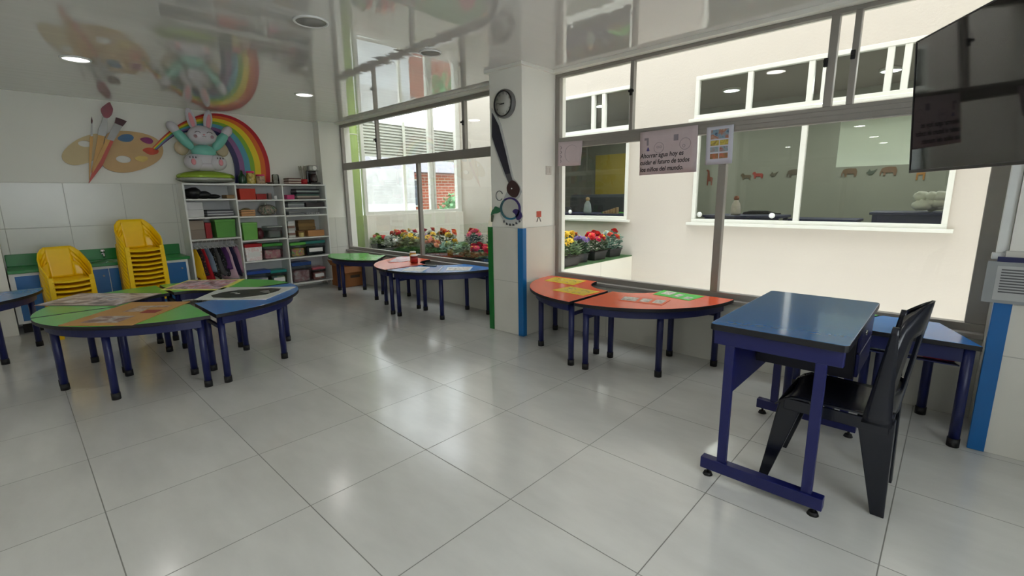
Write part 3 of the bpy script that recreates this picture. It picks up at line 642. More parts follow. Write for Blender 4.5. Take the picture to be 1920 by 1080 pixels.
for sy in (-1, 1):
    def rib(u, v, sy=sy): return Vector((.12+.10*u+(.045*v), sy*(.186+.012*(1-u)), .40+.36*v+.0*u)) if False else Vector((.072+.055*v+u*(.075*(1-v)+.02), sy*(.188-.010*v), .385+.395*v))
    MB().shell(rib, 3, 12, .012).build('back_post', m_chair, t)
    mb = MB(); y = sy*.165
    mb.hexa([(.140, y-.012, 0), (.185, y-.012, 0), (.185, y+.012, 0), (.140, y+.012, 0), (.055, y-.014*1, .40), (.175, y-.014, .40), (.175, y+.014, .40), (.055, y+.014, .40)])
    mb.hexa([(.172, y-sy*.030, 0), (.184, y-sy*.030, 0), (.184, y, 0), (.172, y, 0), (.166, y-sy*.05, .40), (.176, y-sy*.05, .40), (.176, y, .40), (.166, y, .40)] if sy > 0 else
            [(.172, y, 0), (.184, y, 0), (.184, y+.030, 0), (.172, y+.030, 0), (.166, y, .40), (.176, y, .40), (.176, y+.05, .40), (.166, y+.05, .40)])
    mb.build('leg', m_chair, t, bevel=.003)
    mb = MB(); y = sy*.168
    mb.hexa([(-.275, y-.011, 0), (-.238, y-.011, 0), (-.238, y+.011, 0), (-.275, y+.011, 0), (-.215, y-.013, .39), (-.125, y-.013, .40), (-.125, y+.013, .40), (-.215, y+.013, .39)])
    a, b = (y-.032, y) if sy > 0 else (y, y+.032)
    mb.hexa([(-.275, a, 0), (-.263, a, 0), (-.263, b, 0), (-.275, b, 0), (-.222, a-.01, .375), (-.208, a-.01, .38), (-.208, b+.01, .38), (-.222, b+.01, .375)])
    mb.build('leg', m_chair, t, bevel=.003)
    MB().box((-.20, sy*.185-.006, .355), (.16, sy*.185+.006, .405)).build('side_rail', m_chair, t, bevel=.003)
MB().box((-.225, -.17, .345), (-.212, .17, .385)).build('front_rail', m_chair, t, bevel=.004)

# ------------------------------------------------------------------ stacks of yellow children's chairs
def kid_chair(lab, group):
    t = thing('child_chair', lab, 'chair', (0, 0, 0), 0, group)
    def seat(u, v):
        x = -.13+.29*u; y = (v-.5)*(.25+.03*u); z = .272-.012*math.cos((v-.5)*PI)-.016*max(0, (u-.88)/.12)**2
        return (x, y, z)
    MB().shell(seat, 14, 8, -.007).build('seat', m_yellow, t)
    def back(u, v):
        s = (u-.5)*2; w = .094+.010*v
        return (-.135-.045*v-.0*s, s*w, .262+.305*v)
    MB().shell(back, 8, 10, .008).build('backrest', m_yellow, t)
    for sy in (-1, 1):
        pts = [((-.178, .085, .568), (-.165, .088, .535)), ((-.165, .118, .555), (-.152, .118, .475)), ((-.135, .150, .515), (-.125, .146, .425)), ((-.075, .170, .460), (-.072, .166, .365)),
               ((.0, .176, .420), (.0, .172, .325)), ((.07, .174, .385), (.05, .168, .290)), ((.125, .165, .340), (.10, .155, .275)), ((.150, .155, .29), (.12, .140, .262))]
        def arm(u, v, sy=sy):
            k = u*(len(pts)-1); i = min(int(k), len(pts)-2); f = k-i
            a = Vector(pts[i][0]).lerp(Vector(pts[i+1][0]), f); b = Vector(pts[i][1]).lerp(Vector(pts[i+1][1]), f)
            p = b.lerp(a, v); p.y *= sy; return p
        MB().shell(arm, 21, 3, .008).build('armrest', m_yellow, t)
        # lower side of the back shell
        def low(u, v, sy=sy):
            return Vector((-.135-.02*v+.02*u, sy*(.085+.075*u), .262+.16*v*(1-.35*u)+.0*u))
        MB().shell(low, 4, 4, .007).build('side_panel', m_yellow, t)
        mb = MB(); y = sy*.158
        mb.hexa([(.135, y+sy*.004-.007, 0), (.165, y+sy*.004-.007, 0), (.165, y+sy*.004+.007, 0), (.135, y+sy*.004+.007, 0), (.09, y-.007, .30), (.152, y-.007, .30), (.152, y+.007, .30), (.09, y+.007, .30)])
        a, b = (y-.026, y) if sy > 0 else (y, y+.026)
        mb.hexa([(.155, a, 0), (.166, a, 0), (.166, b, 0), (.155, b, 0), (.143, a-.006, .30), (.153, a-.006, .30), (.153, b+.006, .30), (.143, b+.006, .30)])
        mb.build('leg', m_yellow, t, bevel=.002)
        mb = MB()
        mb.hexa([(-.20, y-.007, 0), (-.17, y-.007, 0), (-.17, y+.007, 0), (-.20, y+.007, 0), (-.165, y-.007, .32), (-.11, y-.007, .32), (-.11, y+.007, .32), (-.165, y+.007, .32)])
        mb.build('leg', m_yellow, t, bevel=.002)
    return t
proto = kid_chair('bottom yellow child chair of the tall stack', 'yellow chairs in the tall stack')
first = True
ordn = ['bottom', 'second', 'third', 'fourth', 'fifth', 'sixth', 'seventh', 'eighth', 'ninth', 'tenth', 'eleventh', 'twelfth']
for (x, y, n, nm, rz) in ((-4.36, -.39, 12, 'tall', .10), (-4.36, -.985, 7, 'short', .14)):
    for k in range(n):
        o = proto if first else copy_tree(proto); first = False
        o.location = (x, y, .0475*k); o.rotation_euler = (0, 0, rz)
        o['label'] = ('yellow child chair topmost of the %s stack' % nm) if k == n-1 else ('yellow child chair, %s from the floor in the %s stack' % (ordn[k] if k else 'first', nm))
        o['group'] = 'yellow chairs in the %s stack' % nm

# ------------------------------------------------------------------ low sink counter along the back wall
m_green_c = mat('green_sink_laminate', (20, 128, 52), .3, nz=(8, .12)); m_blue_door = mat('blue_cabinet_door', (14, 98, 166), .35, nz=(6, .1))
t = thing('sink_counter', 'low children sink counter, green top and blue doors, behind the yellow chairs', 'counter', (-4.95, -.62, 0))
MB().box((-.235, -.755, .10), (.22, .71, .60)).build('carcass', m_white_pl, t, bevel=.003)
MB().box((-.21, -.73, 0), (.16, .68, .10)).build('plinth', m_black, t)
MB().box((-.236, -.755, .60), (.235, .735, .632)).build('worktop', m_green_c, t, bevel=.004)
MB().box((-.236, -.755, .632), (-.205, .735, .755)).build('backsplash', m_green_c, t, bevel=.004)
for k in range(4):
    d = MB().box((.22, -.715+k*.352, .13), (.232, -.715+k*.352+.345, .572)).build('door', m_blue_door, t, bevel=.002)
    MB().cyl((.232, -.715+k*.352+.30, .5), (.25, -.715+k*.352+.30, .5), .009, n=14).build('knob', m_alu, d)
fa = MB().cyl((-.205, .0, .70), (-.15, .0, .70), .014, n=14).tube([(-.15, 0, .70), (-.11, 0, .705), (-.09, 0, .69), (-.088, 0, .665)], .009, 10).build('tap', mat('chrome', (220, 220, 224), .15, 1), t)
MB().lathe([(0, .71), (.02, .71), (.023, .73), (.014, .745), (0, .748)], (-.165, 0, .005), 16).build('tap_handle', mat('chrome', (220, 220, 224), .15, 1), fa)
MB().lathe([(.125, .0), (.13, .004), (.12, .002), (.10, -.02), (0, -.025)], (.02, 0, .633), 28, caps=False).build('basin_rim', mat('chrome', (220, 220, 224), .15, 1), t)

# ------------------------------------------------------------------ white open shelf
SX0, SX1 = -5.180, -4.885; Y0, YA, YB, Y1 = .175, .742, 1.322, 1.935
t = thing('storage_shelf', 'tall white open shelf unit filled with bins against the back wall', 'shelf', (-5.03, 1.05, 0))
def sbx(nm, y0, y1, z0, z1, x0=SX0, x1=SX1, mt=m_white_pl, bev=.0015):
    return MB().box((x0+5.03, y0-1.05, z0), (x1+5.03, y1-1.05, z1)).build(nm, mt, t, bevel=bev)
TH = .018
sbx('top_board', Y0, Y1, 1.462, 1.482); sbx('bottom_board', Y0, Y1, .080, .100)
for y in (Y0, Y1-TH): sbx('side_panel', y, y+TH, .100, 1.462)
for y in (YA, YB): sbx('divider', y-TH/2, y+TH/2, .100, 1.462)
sbx('back_panel', Y0+TH, Y1-TH, .1, 1.462, SX0, SX0+.006, mat('shelf_back', (204, 206, 206), .5))
C1, C2, C3 = (Y0+TH, YA-TH/2), (YA+TH/2, YB-TH/2), (YB+TH/2, Y1-TH)
ROW = {1: (1.295, 1.075, .808), 2: (1.278, 1.066, .755, .475), 3: (1.275, 1.164, 1.060, .745, .470)}
for c, k in ((C1, 1), (C2, 2), (C3, 3)):
    for z in ROW[k]: sbx('shelf_board', c[0], c[1], z-.018, z, SX0+.006)
for (y, x) in ((Y0+.05, -4.93), (Y1-.06, -4.93), (Y0+.05, -5.13), (Y1-.06, -5.13), (YA, -4.93), (YB, -4.93)):
    MB().cyl((x+5.03, y-1.05, 0), (x+5.03, y-1.05, .08), .012, n=12).build('foot', m_alu, t)
ra = MB().cyl((-.0, Y0+TH-1.05, .765), (-.0, YA-TH/2-1.05, .765), .009, n=12).build('rail', m_alu, t)

def bx_item(nm, R, zb, col, lab, cat='box', lid=None, x1=-4.93, dep=.20, clear=False, grp=None, front=None, lidh=.18):
    y0, y1, h = R; yc = (y0+y1)/2; xc = x1-dep/2; a = dep/2; b = (y1-y0)/2
    o = thing(nm, lab, cat, (xc, yc, zb+.0008), 0, grp)
    bm = glass_mat('clear_bin_%s' % nm+lab[:12], (226, 230, 230), .8, .08) if clear else (col if not isinstance(col, tuple) else mat('c_%d_%d_%d' % col, col, .55, nz=(14, .12)))
    hb = h*(1-lidh) if lid else h; q = .92 if (clear or lid) else .985
    if clear:
        mb = MB(); n = 4
        for (sx0, sy0, sx1, sy1) in ((-1, -1, 1, -1), (1, -1, 1, 1), (1, 1, -1, 1), (-1, 1, -1, -1)):
            mb.add([(sx0*a*q, sy0*b*q, 0), (sx1*a*q, sy1*b*q, 0), (sx1*a, sy1*b, hb), (sx0*a, sy0*b, hb)], [(0, 1, 2, 3)])
        mb.build('bin_body', bm, o)
        MB().box((-a*q*.9, -b*q*.9, .004), (a*q*.9, b*q*.9, hb*.72)).build('contents', col if not isinstance(col, tuple) else mat('c_%d_%d_%d' % col, col, .8), o, bevel=.02)
    else:
        MB().hexa([(-a*q, -b*q, 0), (a*q, -b*q, 0), (a*q, b*q, 0), (-a*q, b*q, 0), (-a, -b, hb), (a, -b, hb), (a, b, hb), (-a, b, hb)]).build('body', bm, o, bevel=.004)
    if lid: MB().box((-a*1.02, -b*1.03, hb), (a*1.02, b*1.03, h)).build('lid', mat('lid_%d_%d_%d' % lid, lid, .4), o, bevel=.006)
    if front: MB().box((a, -b*.7, hb*.3), (a+.003, b*.7, hb*.62)).build('paper_label', wpap, o)
    return o
def stack_items(nm, R, zb, cols, lab, cat, grp, dep=.2, x1=-4.94):
    y0, y1, h = R; n = len(cols); hh = h/n; rr = random.Random(int(y0*1000))
    names = ['bottom', 'second', 'third', 'fourth', 'fifth', 'sixth', 'seventh']
    for k, c in enumerate(cols):
        o = MB().box((-dep/2, -(y1-y0)/2*(1-.06*rr.random()), 0), (dep/2, (y1-y0)/2*(1-.06*rr.random()), hh-.001)).build(nm, mat('c_%d_%d_%d' % c, c, .6, nz=(14, .12)), loc=(x1-dep/2-.01*rr.random(), (y0+y1)/2, zb+.001+k*hh), rot=(0, 0, rr.uniform(-.04, .04)), bevel=.003)
        tag(o, '%s, %s' % (lab, 'topmost' if k == n-1 else names[k]+' from the bottom'), cat, grp)
# column 1
mb = MB(); _r = random.Random(5)
t = thing('black_bag_heap', 'heap of folded black bags on the top left shelf', 'bag', (-5.02, .40, 1.296))
for k, (y, h, sx) in enumerate(((-.10, .145, 1), (.0, .10, .9), (.10, .06, .8))):
    MB().ball((0, y, h*.48), (.115, .10, h*.48), 14, fn=lambda p: vec(p.x, p.y, p.z*(1+.12*math.sin(p.y*40)))).build('folded_bag', mat('black_bag', (16, 17, 22), .4, bump=(30, .5)), t)
bx_item('wooden_block', (0.645,0.752,0.045), 1.296, (150, 120, 82), 'small tan box right of the black bags')
stack_items('paper_ream', (0.194,0.375,0.182), 1.076, [(206, 206, 208), (200, 200, 204)], 'white paper ream on the left shelf', 'paper', 'white paper reams on the left shelf')
stack_items('notebook', (0.406,0.708,0.081), 1.076, [(90, 88, 92), (182, 182, 188), (120, 120, 130), (188, 190, 196), (60, 62, 70)], 'thin notebook lying right of the paper reams', 'notebook', 'notebooks right of the paper reams')
stack_items('cardboard_carton', (0.204,0.364,0.225), .809, [(136, 122, 110), (150, 136, 122)], 'grey brown carton left of the red bag', 'carton', 'grey brown cartons')
bx_item('red_pouch', (0.366,0.431,0.194), .809, (150, 22, 30), 'dark red pouch squeezed between carton and green bin', 'pouch')
bx_item('green_bin', (0.476,0.706,0.229), .809, (92, 158, 70), 'green lidded bin in the left shelf column', 'bin', lid=(104, 172, 80), lidh=.12)
# hanging clothes
gm = [('yellow', (222, 178, 20), None), ('dark floral', (36, 20, 34), (170, 90, 70)), ('bright red', (176, 12, 34), None), ('pale blue', (120, 138, 160), None), ('black dotted', (14, 14, 18), (190, 180, 160)), ('grey', (84, 84, 86), None),
      ('black floral', (18, 18, 24), (130, 130, 140)), ('purple', (84, 44, 104), None), ('pale pink', (214, 180, 196), None), ('navy', (32, 28, 66), None), ('lilac pink', (188, 140, 168), None)]
for k, (nm, c, c2) in enumerate(gm):
    y = .235+k*.0455; t = thing('hanging_smock', '%s smock hanging in the closet part of the shelf' % nm, 'smock', (-5.03, y, .40), 0, 'smocks hanging in the white shelf')
    mt = P_('smock_%d' % k, [c, c, c, c2], 60, k, .8) if c2 else mat('smock_%d' % k, c, .8, nz=(10, .15))
    dl = (.0, .05, -.02, .08, .0, .03, .02, .10, -.03, .0, .04)[k]
    mb = MB()
    n = 12; rings = 8; vs = []
    for j in range(rings+1):
        v = j/rings
        for i in range(n):
            a = 2*PI*i/n; rx = .030+.030*min(1, v*4)+.055*v; ry = .006+.024*v; wv = 1+.20*math.sin(5*a+k)*v
            vs.append((rx*math.cos(a)*wv, ry*math.sin(a)*wv+.01*math.sin(k*2+v*3), .28-.05*min(1, v*3)*abs(math.cos(a))-(.34-dl)*v+.014*math.sin(3*a+k)*v))
    fs = [(j*n+i, j*n+(i+1) % n, (j+1)*n+(i+1) % n, (j+1)*n+i) for j in range(rings) for i in range(n)]
    fs += [tuple(range(n))[::-1], tuple(range(rings*n, (rings+1)*n))]
    mb.add(vs, fs, 0, True); mb.build('garment', mt, t); t.rotation_euler = (0, 0, .55)
    MB().tube([(-.06, 0, .282), (-.03, 0, .30), (0, 0, .318), (.03, 0, .30), (.06, 0, .282)], .004, 6).tube([(0, 0, .318), (0, 0, .345), (.006, 0, .362), (.016, 0, .372), (.014, 0, .381), (.0, 0, .3785)], .003, 6).build('hanger', m_white_pl, t)
# column 2
bx_item('red_orange_bin', (0.799,0.992,0.142), 1.279, (190, 52, 30), 'red orange bin on the top middle shelf', 'bin')
bx_item('red_box', (0.996,1.125,0.074), 1.279, (150, 24, 22), 'dark red box beside the red orange bin')
jar(-4.99, 1.11, 1.279, .026, .075, mat('grey_jar', (128, 118, 116), .4), mat('grey_lid', (90, 84, 84), .4), 'grey brown jar right of the dark red box')
jar(-4.99, 1.18, 1.279, .028, .085, mat('brown_jar', (110, 90, 86), .4), mat('pale_lid', (160, 150, 146), .4), 'taller brown jar with a pale lid on the top middle shelf')
jar(-4.97, 1.25, 1.279, .020, .050, wpap, mat('white_lid', (220, 220, 220), .4), 'small white pot at the right of the top middle shelf')
t = thing('wooden_crate', 'small wooden crate in the middle shelf column', 'crate', (-5.02, (0.793,0.969,0.083)[0]+.085, 1.067))
for k in range(3): MB().box((-.08, -.085, .008+k*.026), (.08, -.08, .028+k*.026)).box((-.08, .08, .008+k*.026), (.08, .085, .028+k*.026)).box((.075, -.08, .008+k*.026), (.08, .08, .028+k*.026)).box((-.08, -.08, .008+k*.026), (-.075, .08, .028+k*.026)).build('slat', mat('crate_wood', (196, 146, 98), .6), t)
MB().box((-.075, -.08, 0), (.075, .08, .008)).build('base', mat('crate_wood', (196, 146, 98), .6), t)
MB().ball((0, 0, .07), (.06, .065, .035), 14).build('contents', P_('crate_stuff', [(60, 50, 40), (150, 130, 90), (90, 110, 80)], 30, 1), t)
t = thing('stuffed_plastic_bag', 'clear plastic bag of mixed toys in the middle shelf column', 'bag', (-5.03, 1.15, 1.067))
MB().ball((0, 0, .072), (.10, .125, .072), 20, fn=lambda p: p*(1+.07*math.sin(p.x*60)*math.sin(p.y*50+p.z*30))).build('bag', P_('toy_mix', [(44, 54, 48), (110, 116, 108), (170, 150, 140), (60, 96, 70), (190, 190, 180)], 22, 6, .2), t)
MB().ball((.01, -.02, .15), (.02, .02, .022), 10).build('knot', mat('bag_film', (170, 174, 170), .2), t)
bx_item('green_bin', (0.783,0.967,0.226), .756, (110, 174, 78), 'green lidded bin in the middle shelf column', 'bin', lid=(128, 190, 96), lidh=.12)
t = thing('maroon_vase', 'dark maroon round pot between the green bin and the clear box', 'pot', (-5.0, (0.955,1.059,0.151)[0]+.05, .756))
MB().lathe([(0, 0), (.03, 0), (.05, .04), (.05, .09), (.036, .12), (.03, .125), (0, .125)], n=24).build('body', mat('maroon', (80, 18, 34), .3), t); MB().lathe([(0, .125), (.034, .125), (.03, .145), (0, .15)], n=20).build('lid', mat('maroon', (80, 18, 34), .3), t)
bx_item('clear_box', (1.086,1.283,0.162), .756, (150, 156, 152), 'clear box with grey contents beside the maroon pot', 'box', clear=True, lid=(170, 176, 172), lidh=.1)
bx_item('clear_bin', (0.784,0.992,0.224), .476, P_('stuff_pinkwhite', [(150, 120, 110), (206, 190, 180), (170, 150, 150), (220, 214, 206)], 18, 3, .5), 'bag-like bin with red top and white label in the middle column', 'bin', lid=(170, 20, 30), lidh=.2, front=True)
bx_item('clear_bin', (1.005,1.261,0.210), .476, P_('stuff_rose', [(120, 60, 70), (180, 120, 124), (200, 170, 160)], 18, 4, .5), 'clear bin with green lid in the middle column', 'bin', lid=(58, 142, 52), clear=True)
bx_item('clear_bin', (0.769,1.065,0.232), .101, P_('stuff_grey', [(70, 76, 80), (140, 146, 150), (180, 180, 176)], 14, 5, .5), 'clear bin with blue lid at the bottom of the middle column', 'bin', lid=(34, 74, 160), clear=True, front=True)
bx_item('clear_bin', (1.069,1.280,0.215), .101, P_('stuff_teal', [(40, 70, 70), (90, 120, 116), (190, 180, 120)], 14, 6, .5), 'clear bin with teal lid at the bottom of the middle column', 'bin', lid=(20, 130, 124), clear=True, front=True)
# column 3
bx_item('pink_pouch', (1.391,1.493,0.062), 1.276, (196, 60, 116), 'pink pouch on the top right shelf', 'pouch')
stack_items('picture_book', (1.529,1.865,0.145), 1.276, [(80, 70, 66), (170, 160, 150), (60, 90, 84), (34, 38, 44), (150, 160, 160), (30, 32, 40)], 'flat book on the top right shelf', 'book', 'books on the top right shelf')
stack_items('paper_folder', (1.394,1.627,0.074), 1.165, [(130, 134, 138), (160, 164, 168), (110, 114, 118)], 'grey paper folder in the upper thin slot', 'folder', 'grey folders in the upper thin slot')
bx_item('dark_folder', (1.645,1.933,0.064), 1.165, (54, 48, 52), 'dark folder pile right of the grey folders', 'folder')
stack_items('paper_folder', (1.394,1.617,0.046), 1.061, [(140, 144, 148), (100, 104, 108), (156, 158, 160)], 'grey paper sheet pack in the lower thin slot', 'folder', 'grey packs in the lower thin slot')
yy = (1.632,1.923,0.044)
for k in range(6):
    tag(MB().cyl((-.09, 0, 0), (.09, 0, 0), .014, n=14).cyl((.09, 0, 0), (.094, 0, 0), .010, n=14).build('paper_roll', mat('roll_grey', (150, 150, 152), .4, .2), loc=(-5.03, yy[0]+.02+k*.033, 1.0755)), 'short grey roll in the row filling the lower thin slot', 'roll', 'row of rolls in the lower thin slot')
stack_items('white_book', (1.369,1.462,0.230), .746, [(196, 194, 190), (150, 120, 110), (206, 206, 204), (188, 186, 184), (140, 110, 100), (210, 208, 206), (196, 196, 200)], 'pale book in the upright pile at the right column', 'book', 'pile of pale books in the right column')
for k, (r_, c, lb) in enumerate((((1.536,1.797,0.106), (132, 98, 58), 'brown wooden block box behind, lower'), ((1.635,1.878,0.115), (176, 124, 76), 'light wooden box at the front right'))):
    bx_item('wooden_box', (r_[0], r_[1], .085), .746, c, lb+' in the right column', x1=-4.935 if k else -5.04, dep=.10)
stack_items('wooden_slab', (1.547,1.803,0.146), .746+.088, [(126, 98, 56), (140, 108, 62), (118, 90, 52)], 'brown wooden slab lying on the wooden box', 'wood', 'brown wooden slabs', dep=.10, x1=-5.04)
jar(-4.96, (1.499,1.602,0.109)[0]+.05, .746, .034, .07, mat('straw_jar', (196, 176, 112), .4), mat('straw_lid', (170, 150, 90), .4), 'straw coloured jar before the wooden boxes')
bx_item('clear_bin', (1.369,1.585,0.199), .471, P_('stuff_bright', [(220, 120, 150), (236, 210, 60), (214, 90, 120), (110, 190, 90), (240, 230, 200)], 20, 8, .5), 'clear bin of pink and yellow toys with green lid', 'bin', lid=(92, 180, 70), clear=True)
bx_item('clear_bin', (1.583,1.867,0.207), .471, (52, 62, 64), 'clear bin with teal lid and white label in the right column', 'bin', lid=(24, 112, 108), clear=True, front=True)
bx_item('clear_bin', (1.364,1.634,0.288), .101, P_('stuff_redgrey', [(110, 60, 66), (150, 120, 120), (160, 160, 160)], 14, 9, .5), 'large clear bin with blue lid at the bottom right', 'bin', lid=(36, 70, 130), clear=True)
bx_item('clear_bin', (1.650,1.842,0.186), .101, P_('stuff_red', [(120, 60, 60), (170, 120, 110), (210, 200, 190)], 14, 7, .5), 'smaller clear bin with rose lid at the bottom right', 'bin', lid=(170, 84, 96), clear=True, front=True)
# things on top of the shelf
ZT = 1.4825
t = thing('green_bottle', 'dark green bottle on the shelf top beside the cushion', 'bottle', (-5.03, .88, ZT))
MB().lathe([(0, 0), (.042, 0), (.045, .01), (.045, .09), (.03, .12), (.016, .135), (.014, .165), (0, .165)], n=24).build('body', mat('green_bottle', (30, 70, 44), .15), t); MB().cyl((0, 0, .165), (0, 0, .18), .015, n=16).build('cap', mat('grey_lid', (90, 84, 84), .4), t)
jar(-5.03, .985, ZT, .052, .165, P_('pasta_jar', [(110, 96, 40), (190, 170, 80), (216, 200, 130)], 26, 1, .2), mat('pink_lid', (222, 30, 110), .35), 'tall jar of pasta with a pink lid on the shelf top', 'storage_jar')
jar(-5.03, 1.105, ZT, .056, .125, P_('beads_jar', [(130, 100, 84), (190, 160, 130), (206, 190, 160)], 26, 2, .2), mat('pink_lid', (222, 30, 110), .35), 'squat jar of beads with a pink lid on the shelf top', 'storage_jar')
j = jar(-5.03, 1.30, ZT, .045, .15, glass_mat('clear_jar', (214, 218, 214), 1, .05), None, 'clear glass jar with white bits at the bottom on the shelf top', 'storage_jar')
MB().ball((0, 0, .03), (.03, .03, .025), 12).build('contents', wpap, j)
t = thing('dish', 'low dark dish before the clear jar on the shelf top', 'dish', (-4.97, 1.20, ZT)); MB().lathe([(0, 0), (.025, 0), (.05, .02), (.052, .024), (.045, .022), (0, .008)], n=24).build('bowl', mat('dark_dish', (84, 70, 62), .4), t)
MB().lathe([(.0, .009), (.03, .0105), (0, .016)], n=16).build('contents', mat('dish_bits', (120, 100, 90), .7), t)
stack_items('reading_book', (1.44, 1.62, .085), ZT, [(110, 84, 76), (190, 176, 166), (96, 60, 56), (200, 190, 180), (84, 56, 50)], 'flat reddish book on the shelf top', 'book', 'flat books on the shelf top', dep=.17, x1=-4.95)
t = thing('brush_pot', 'red pot with upright brushes beside the black machine', 'pot', (-5.03, 1.685, ZT)); MB().lathe([(0, 0), (.048, 0), (.052, .075), (.046, .075), (.044, .01), (0, .01)], n=24).build('pot', mat('red_pot', (176, 24, 36), .35), t)
for k in range(6):
    a = k*1.05; MB().cyl((.02*math.cos(a), .02*math.sin(a), .01), (.04*math.cos(a), .04*math.sin(a), .21), .004, n=8).cyl((.04*math.cos(a), .04*math.sin(a), .20), (.047*math.cos(a), .047*math.sin(a), .26), .012, .006, n=10).build('brush', mat('brush_pale', (170, 166, 150), .6), t)
t = thing('coffee_maker', 'black and grey coffee maker at the right end of the shelf top', 'appliance', (-5.03, 1.815, ZT))
MB().box((-.09, -.075, 0), (.10, .075, .03)).box((-.09, -.07, .03), (-.01, .07, .20)).build('body', mat('machine_black', (26, 22, 24), .3), t, bevel=.012)
MB().box((-.09, -.075, .19), (.09, .075, .27)).build('tank_head', mat('machine_grey', (150, 150, 146), .3), t, bevel=.02)
MB().lathe([(0, 0), (.045, 0), (.055, .03), (.05, .09), (.035, .12), (0, .12)], (.04, 0, .032), 24).build('jug', mat('jug_dark', (50, 34, 34), .1), t)
MB().lathe([(.022, 0), (.03, 0), (.03, .006), (.022, .006)], (.091, 0, .23), 20, axis='x').build('dial', m_white_pl, t)
# green foil cushion and rabbit balloon
t = thing('foil_cushion', 'shiny green and silver foil cushion under the rabbit balloon', 'cushion', (-5.03, .475, ZT))
def cush(p): return vec(p.x, p.y*(1+.0*p.z), p.z)*(1+.03*math.sin(math.atan2(p.y, p.x)*22)*(abs(p.z) < .035))
MB().ball((0, 0, .085), (.155, .305, .072), 44, fn=cush).build('cushion', mat('green_foil', (150, 180, 56), .25, .35, nz=(5, .2), bump=(14, .4)), t)
MB().ball((0, 0, .052), (.165, .315, .050), 44, fn=cush).build('underside', mat('silver_foil', (176, 180, 172), .2, .6, bump=(18, .4)), t)
t = thing('rabbit_balloon', 'white rabbit foil balloon in a teal sweater sitting on the green cushion', 'balloon', (-5.0, .475, 0))
mw = mat('balloon_white', (204, 200, 208), .28, nz=(4, .03)); mtl = mat('balloon_teal', (118, 190, 176), .3); mpk = mat('balloon_pink', (226, 150, 160), .4); mgr = mat('balloon_grey', (110, 106, 112), .5)
RX = Matrix.Rotation
body = MB().ball((0, -.005, 1.76), (.085, .15, .115), 24).ball((.03, -.125, 1.735), (.075, .105, .095), 22).ball((.03, .125, 1.735), (.075, .105, .095), 22).ball((.0, .0, 1.70), (.085, .16, .075), 22)
body.build('body', mw, t)
MB().ball((0, .0, 1.865), (.082, .135, .085), 24).build('sweater', mtl, t)
for sy in (-1, 1):
    ft = MB().lathe([(0, 0), (.026, 0), (.022, .004), (0, .006)], (.103, sy*.145, 1.735), 18, axis='x', sy=1.5).build('foot_pad', mpk, t)
    for k in range(3): MB().ball((.098, sy*.145-.03+k*.03, 1.787), (.006, .008, .012), 8).build('toe_mark', mgr, ft)
    R_ = RX(-sy*math.radians(38), 3, 'X')
    a = MB().ball((0, sy*.195, 2.0), (.05, .058, .155), 20, rot=R_).build('arm', mtl, t)
    MB().ball((0, sy*.285, 2.125), (.048, .056, .075), 18, rot=R_).build('paw', mw, a)
    MB().ball((-.045, sy*.215, 1.90), (.03, .075, .085), 16).build('side_wing', mat('balloon_beige', (186, 170, 140), .4), t)
h = MB().ball((.02, 0, 2.055), (.085, .148, .115), 28, fn=lambda p: vec(p.x, p.y*(1.06-.9*p.z if p.z > 0 else 1.06), p.z)).build('head', mw, t)
for sy in (-1, 1):
    R_ = RX(-sy*math.radians(10), 3, 'X')
    e = MB().ball((0, sy*.088, 2.238), (.028, .05, .13), 20, rot=R_).build('ear', mw, h)
    MB().ball((.020, sy*.088, 2.225), (.012, .026, .09), 16, rot=R_).build('inner_ear', mpk, e)
    MB().tube([(.098, sy*.062-.03, 2.075), (.104, sy*.062-.012, 2.09), (.104, sy*.062+.012, 2.09), (.098, sy*.062+.03, 2.075)], .004, 6).build('closed_eye', mgr, h)
    MB().lathe([(0, 0), (.02, 0), (.018, .003), (0, .004)], (.093, sy*.088, 2.035), 16, axis='x').build('cheek', mat('balloon_cheek', (172, 140, 148), .5), h)
MB().ball((.107, 0, 2.055), (.006, .014, .008), 10).build('nose', mpk, h)
MB().tube([(.103, -.02, 2.036), (.105, -.01, 2.03), (.106, 0, 2.038), (.105, .01, 2.03), (.103, .02, 2.036)], .0028, 6).build('mouth', mgr, h)

# ------------------------------------------------------------------ painted cut-outs on the back wall
XW = -5.20
def wallcut(name, pts, x0, x1, m_, parent=None, ms=None, mats=None):
    return MB().prism(pts, x0, x1, lambda u, v, w: (w, u, v)).build(name, m_, parent)
def fixccw(pts):
    ar = sum(pts[i][0]*pts[(i+1) % len(pts)][1]-pts[(i+1) % len(pts)][0]*pts[i][1] for i in range(len(pts)))
    return pts if ar > 0 else pts[::-1]
def bez(pts, n=6):
    out = []; L = len(pts)
    for i in range(L):
        p0, p1, p2, p3 = [Vector(pts[(i+k-1) % L]) for k in range(4)]
        for k in range(n):
            s = k/n; out.append((.5*((2*p1)+(-p0+p2)*s+(2*p0-5*p1+4*p2-p3)*s*s+(-p0+3*p1-3*p2+p3)*s**3))[:])
    return out
m_pal = mat('palette_wood', (202, 166, 116), .5, nz=(5, .12)); m_pal2 = mat('palette_wood_pale', (206, 186, 142), .5, nz=(5, .1)); m_rim = mat('palette_rim', (120, 66, 34), .5)
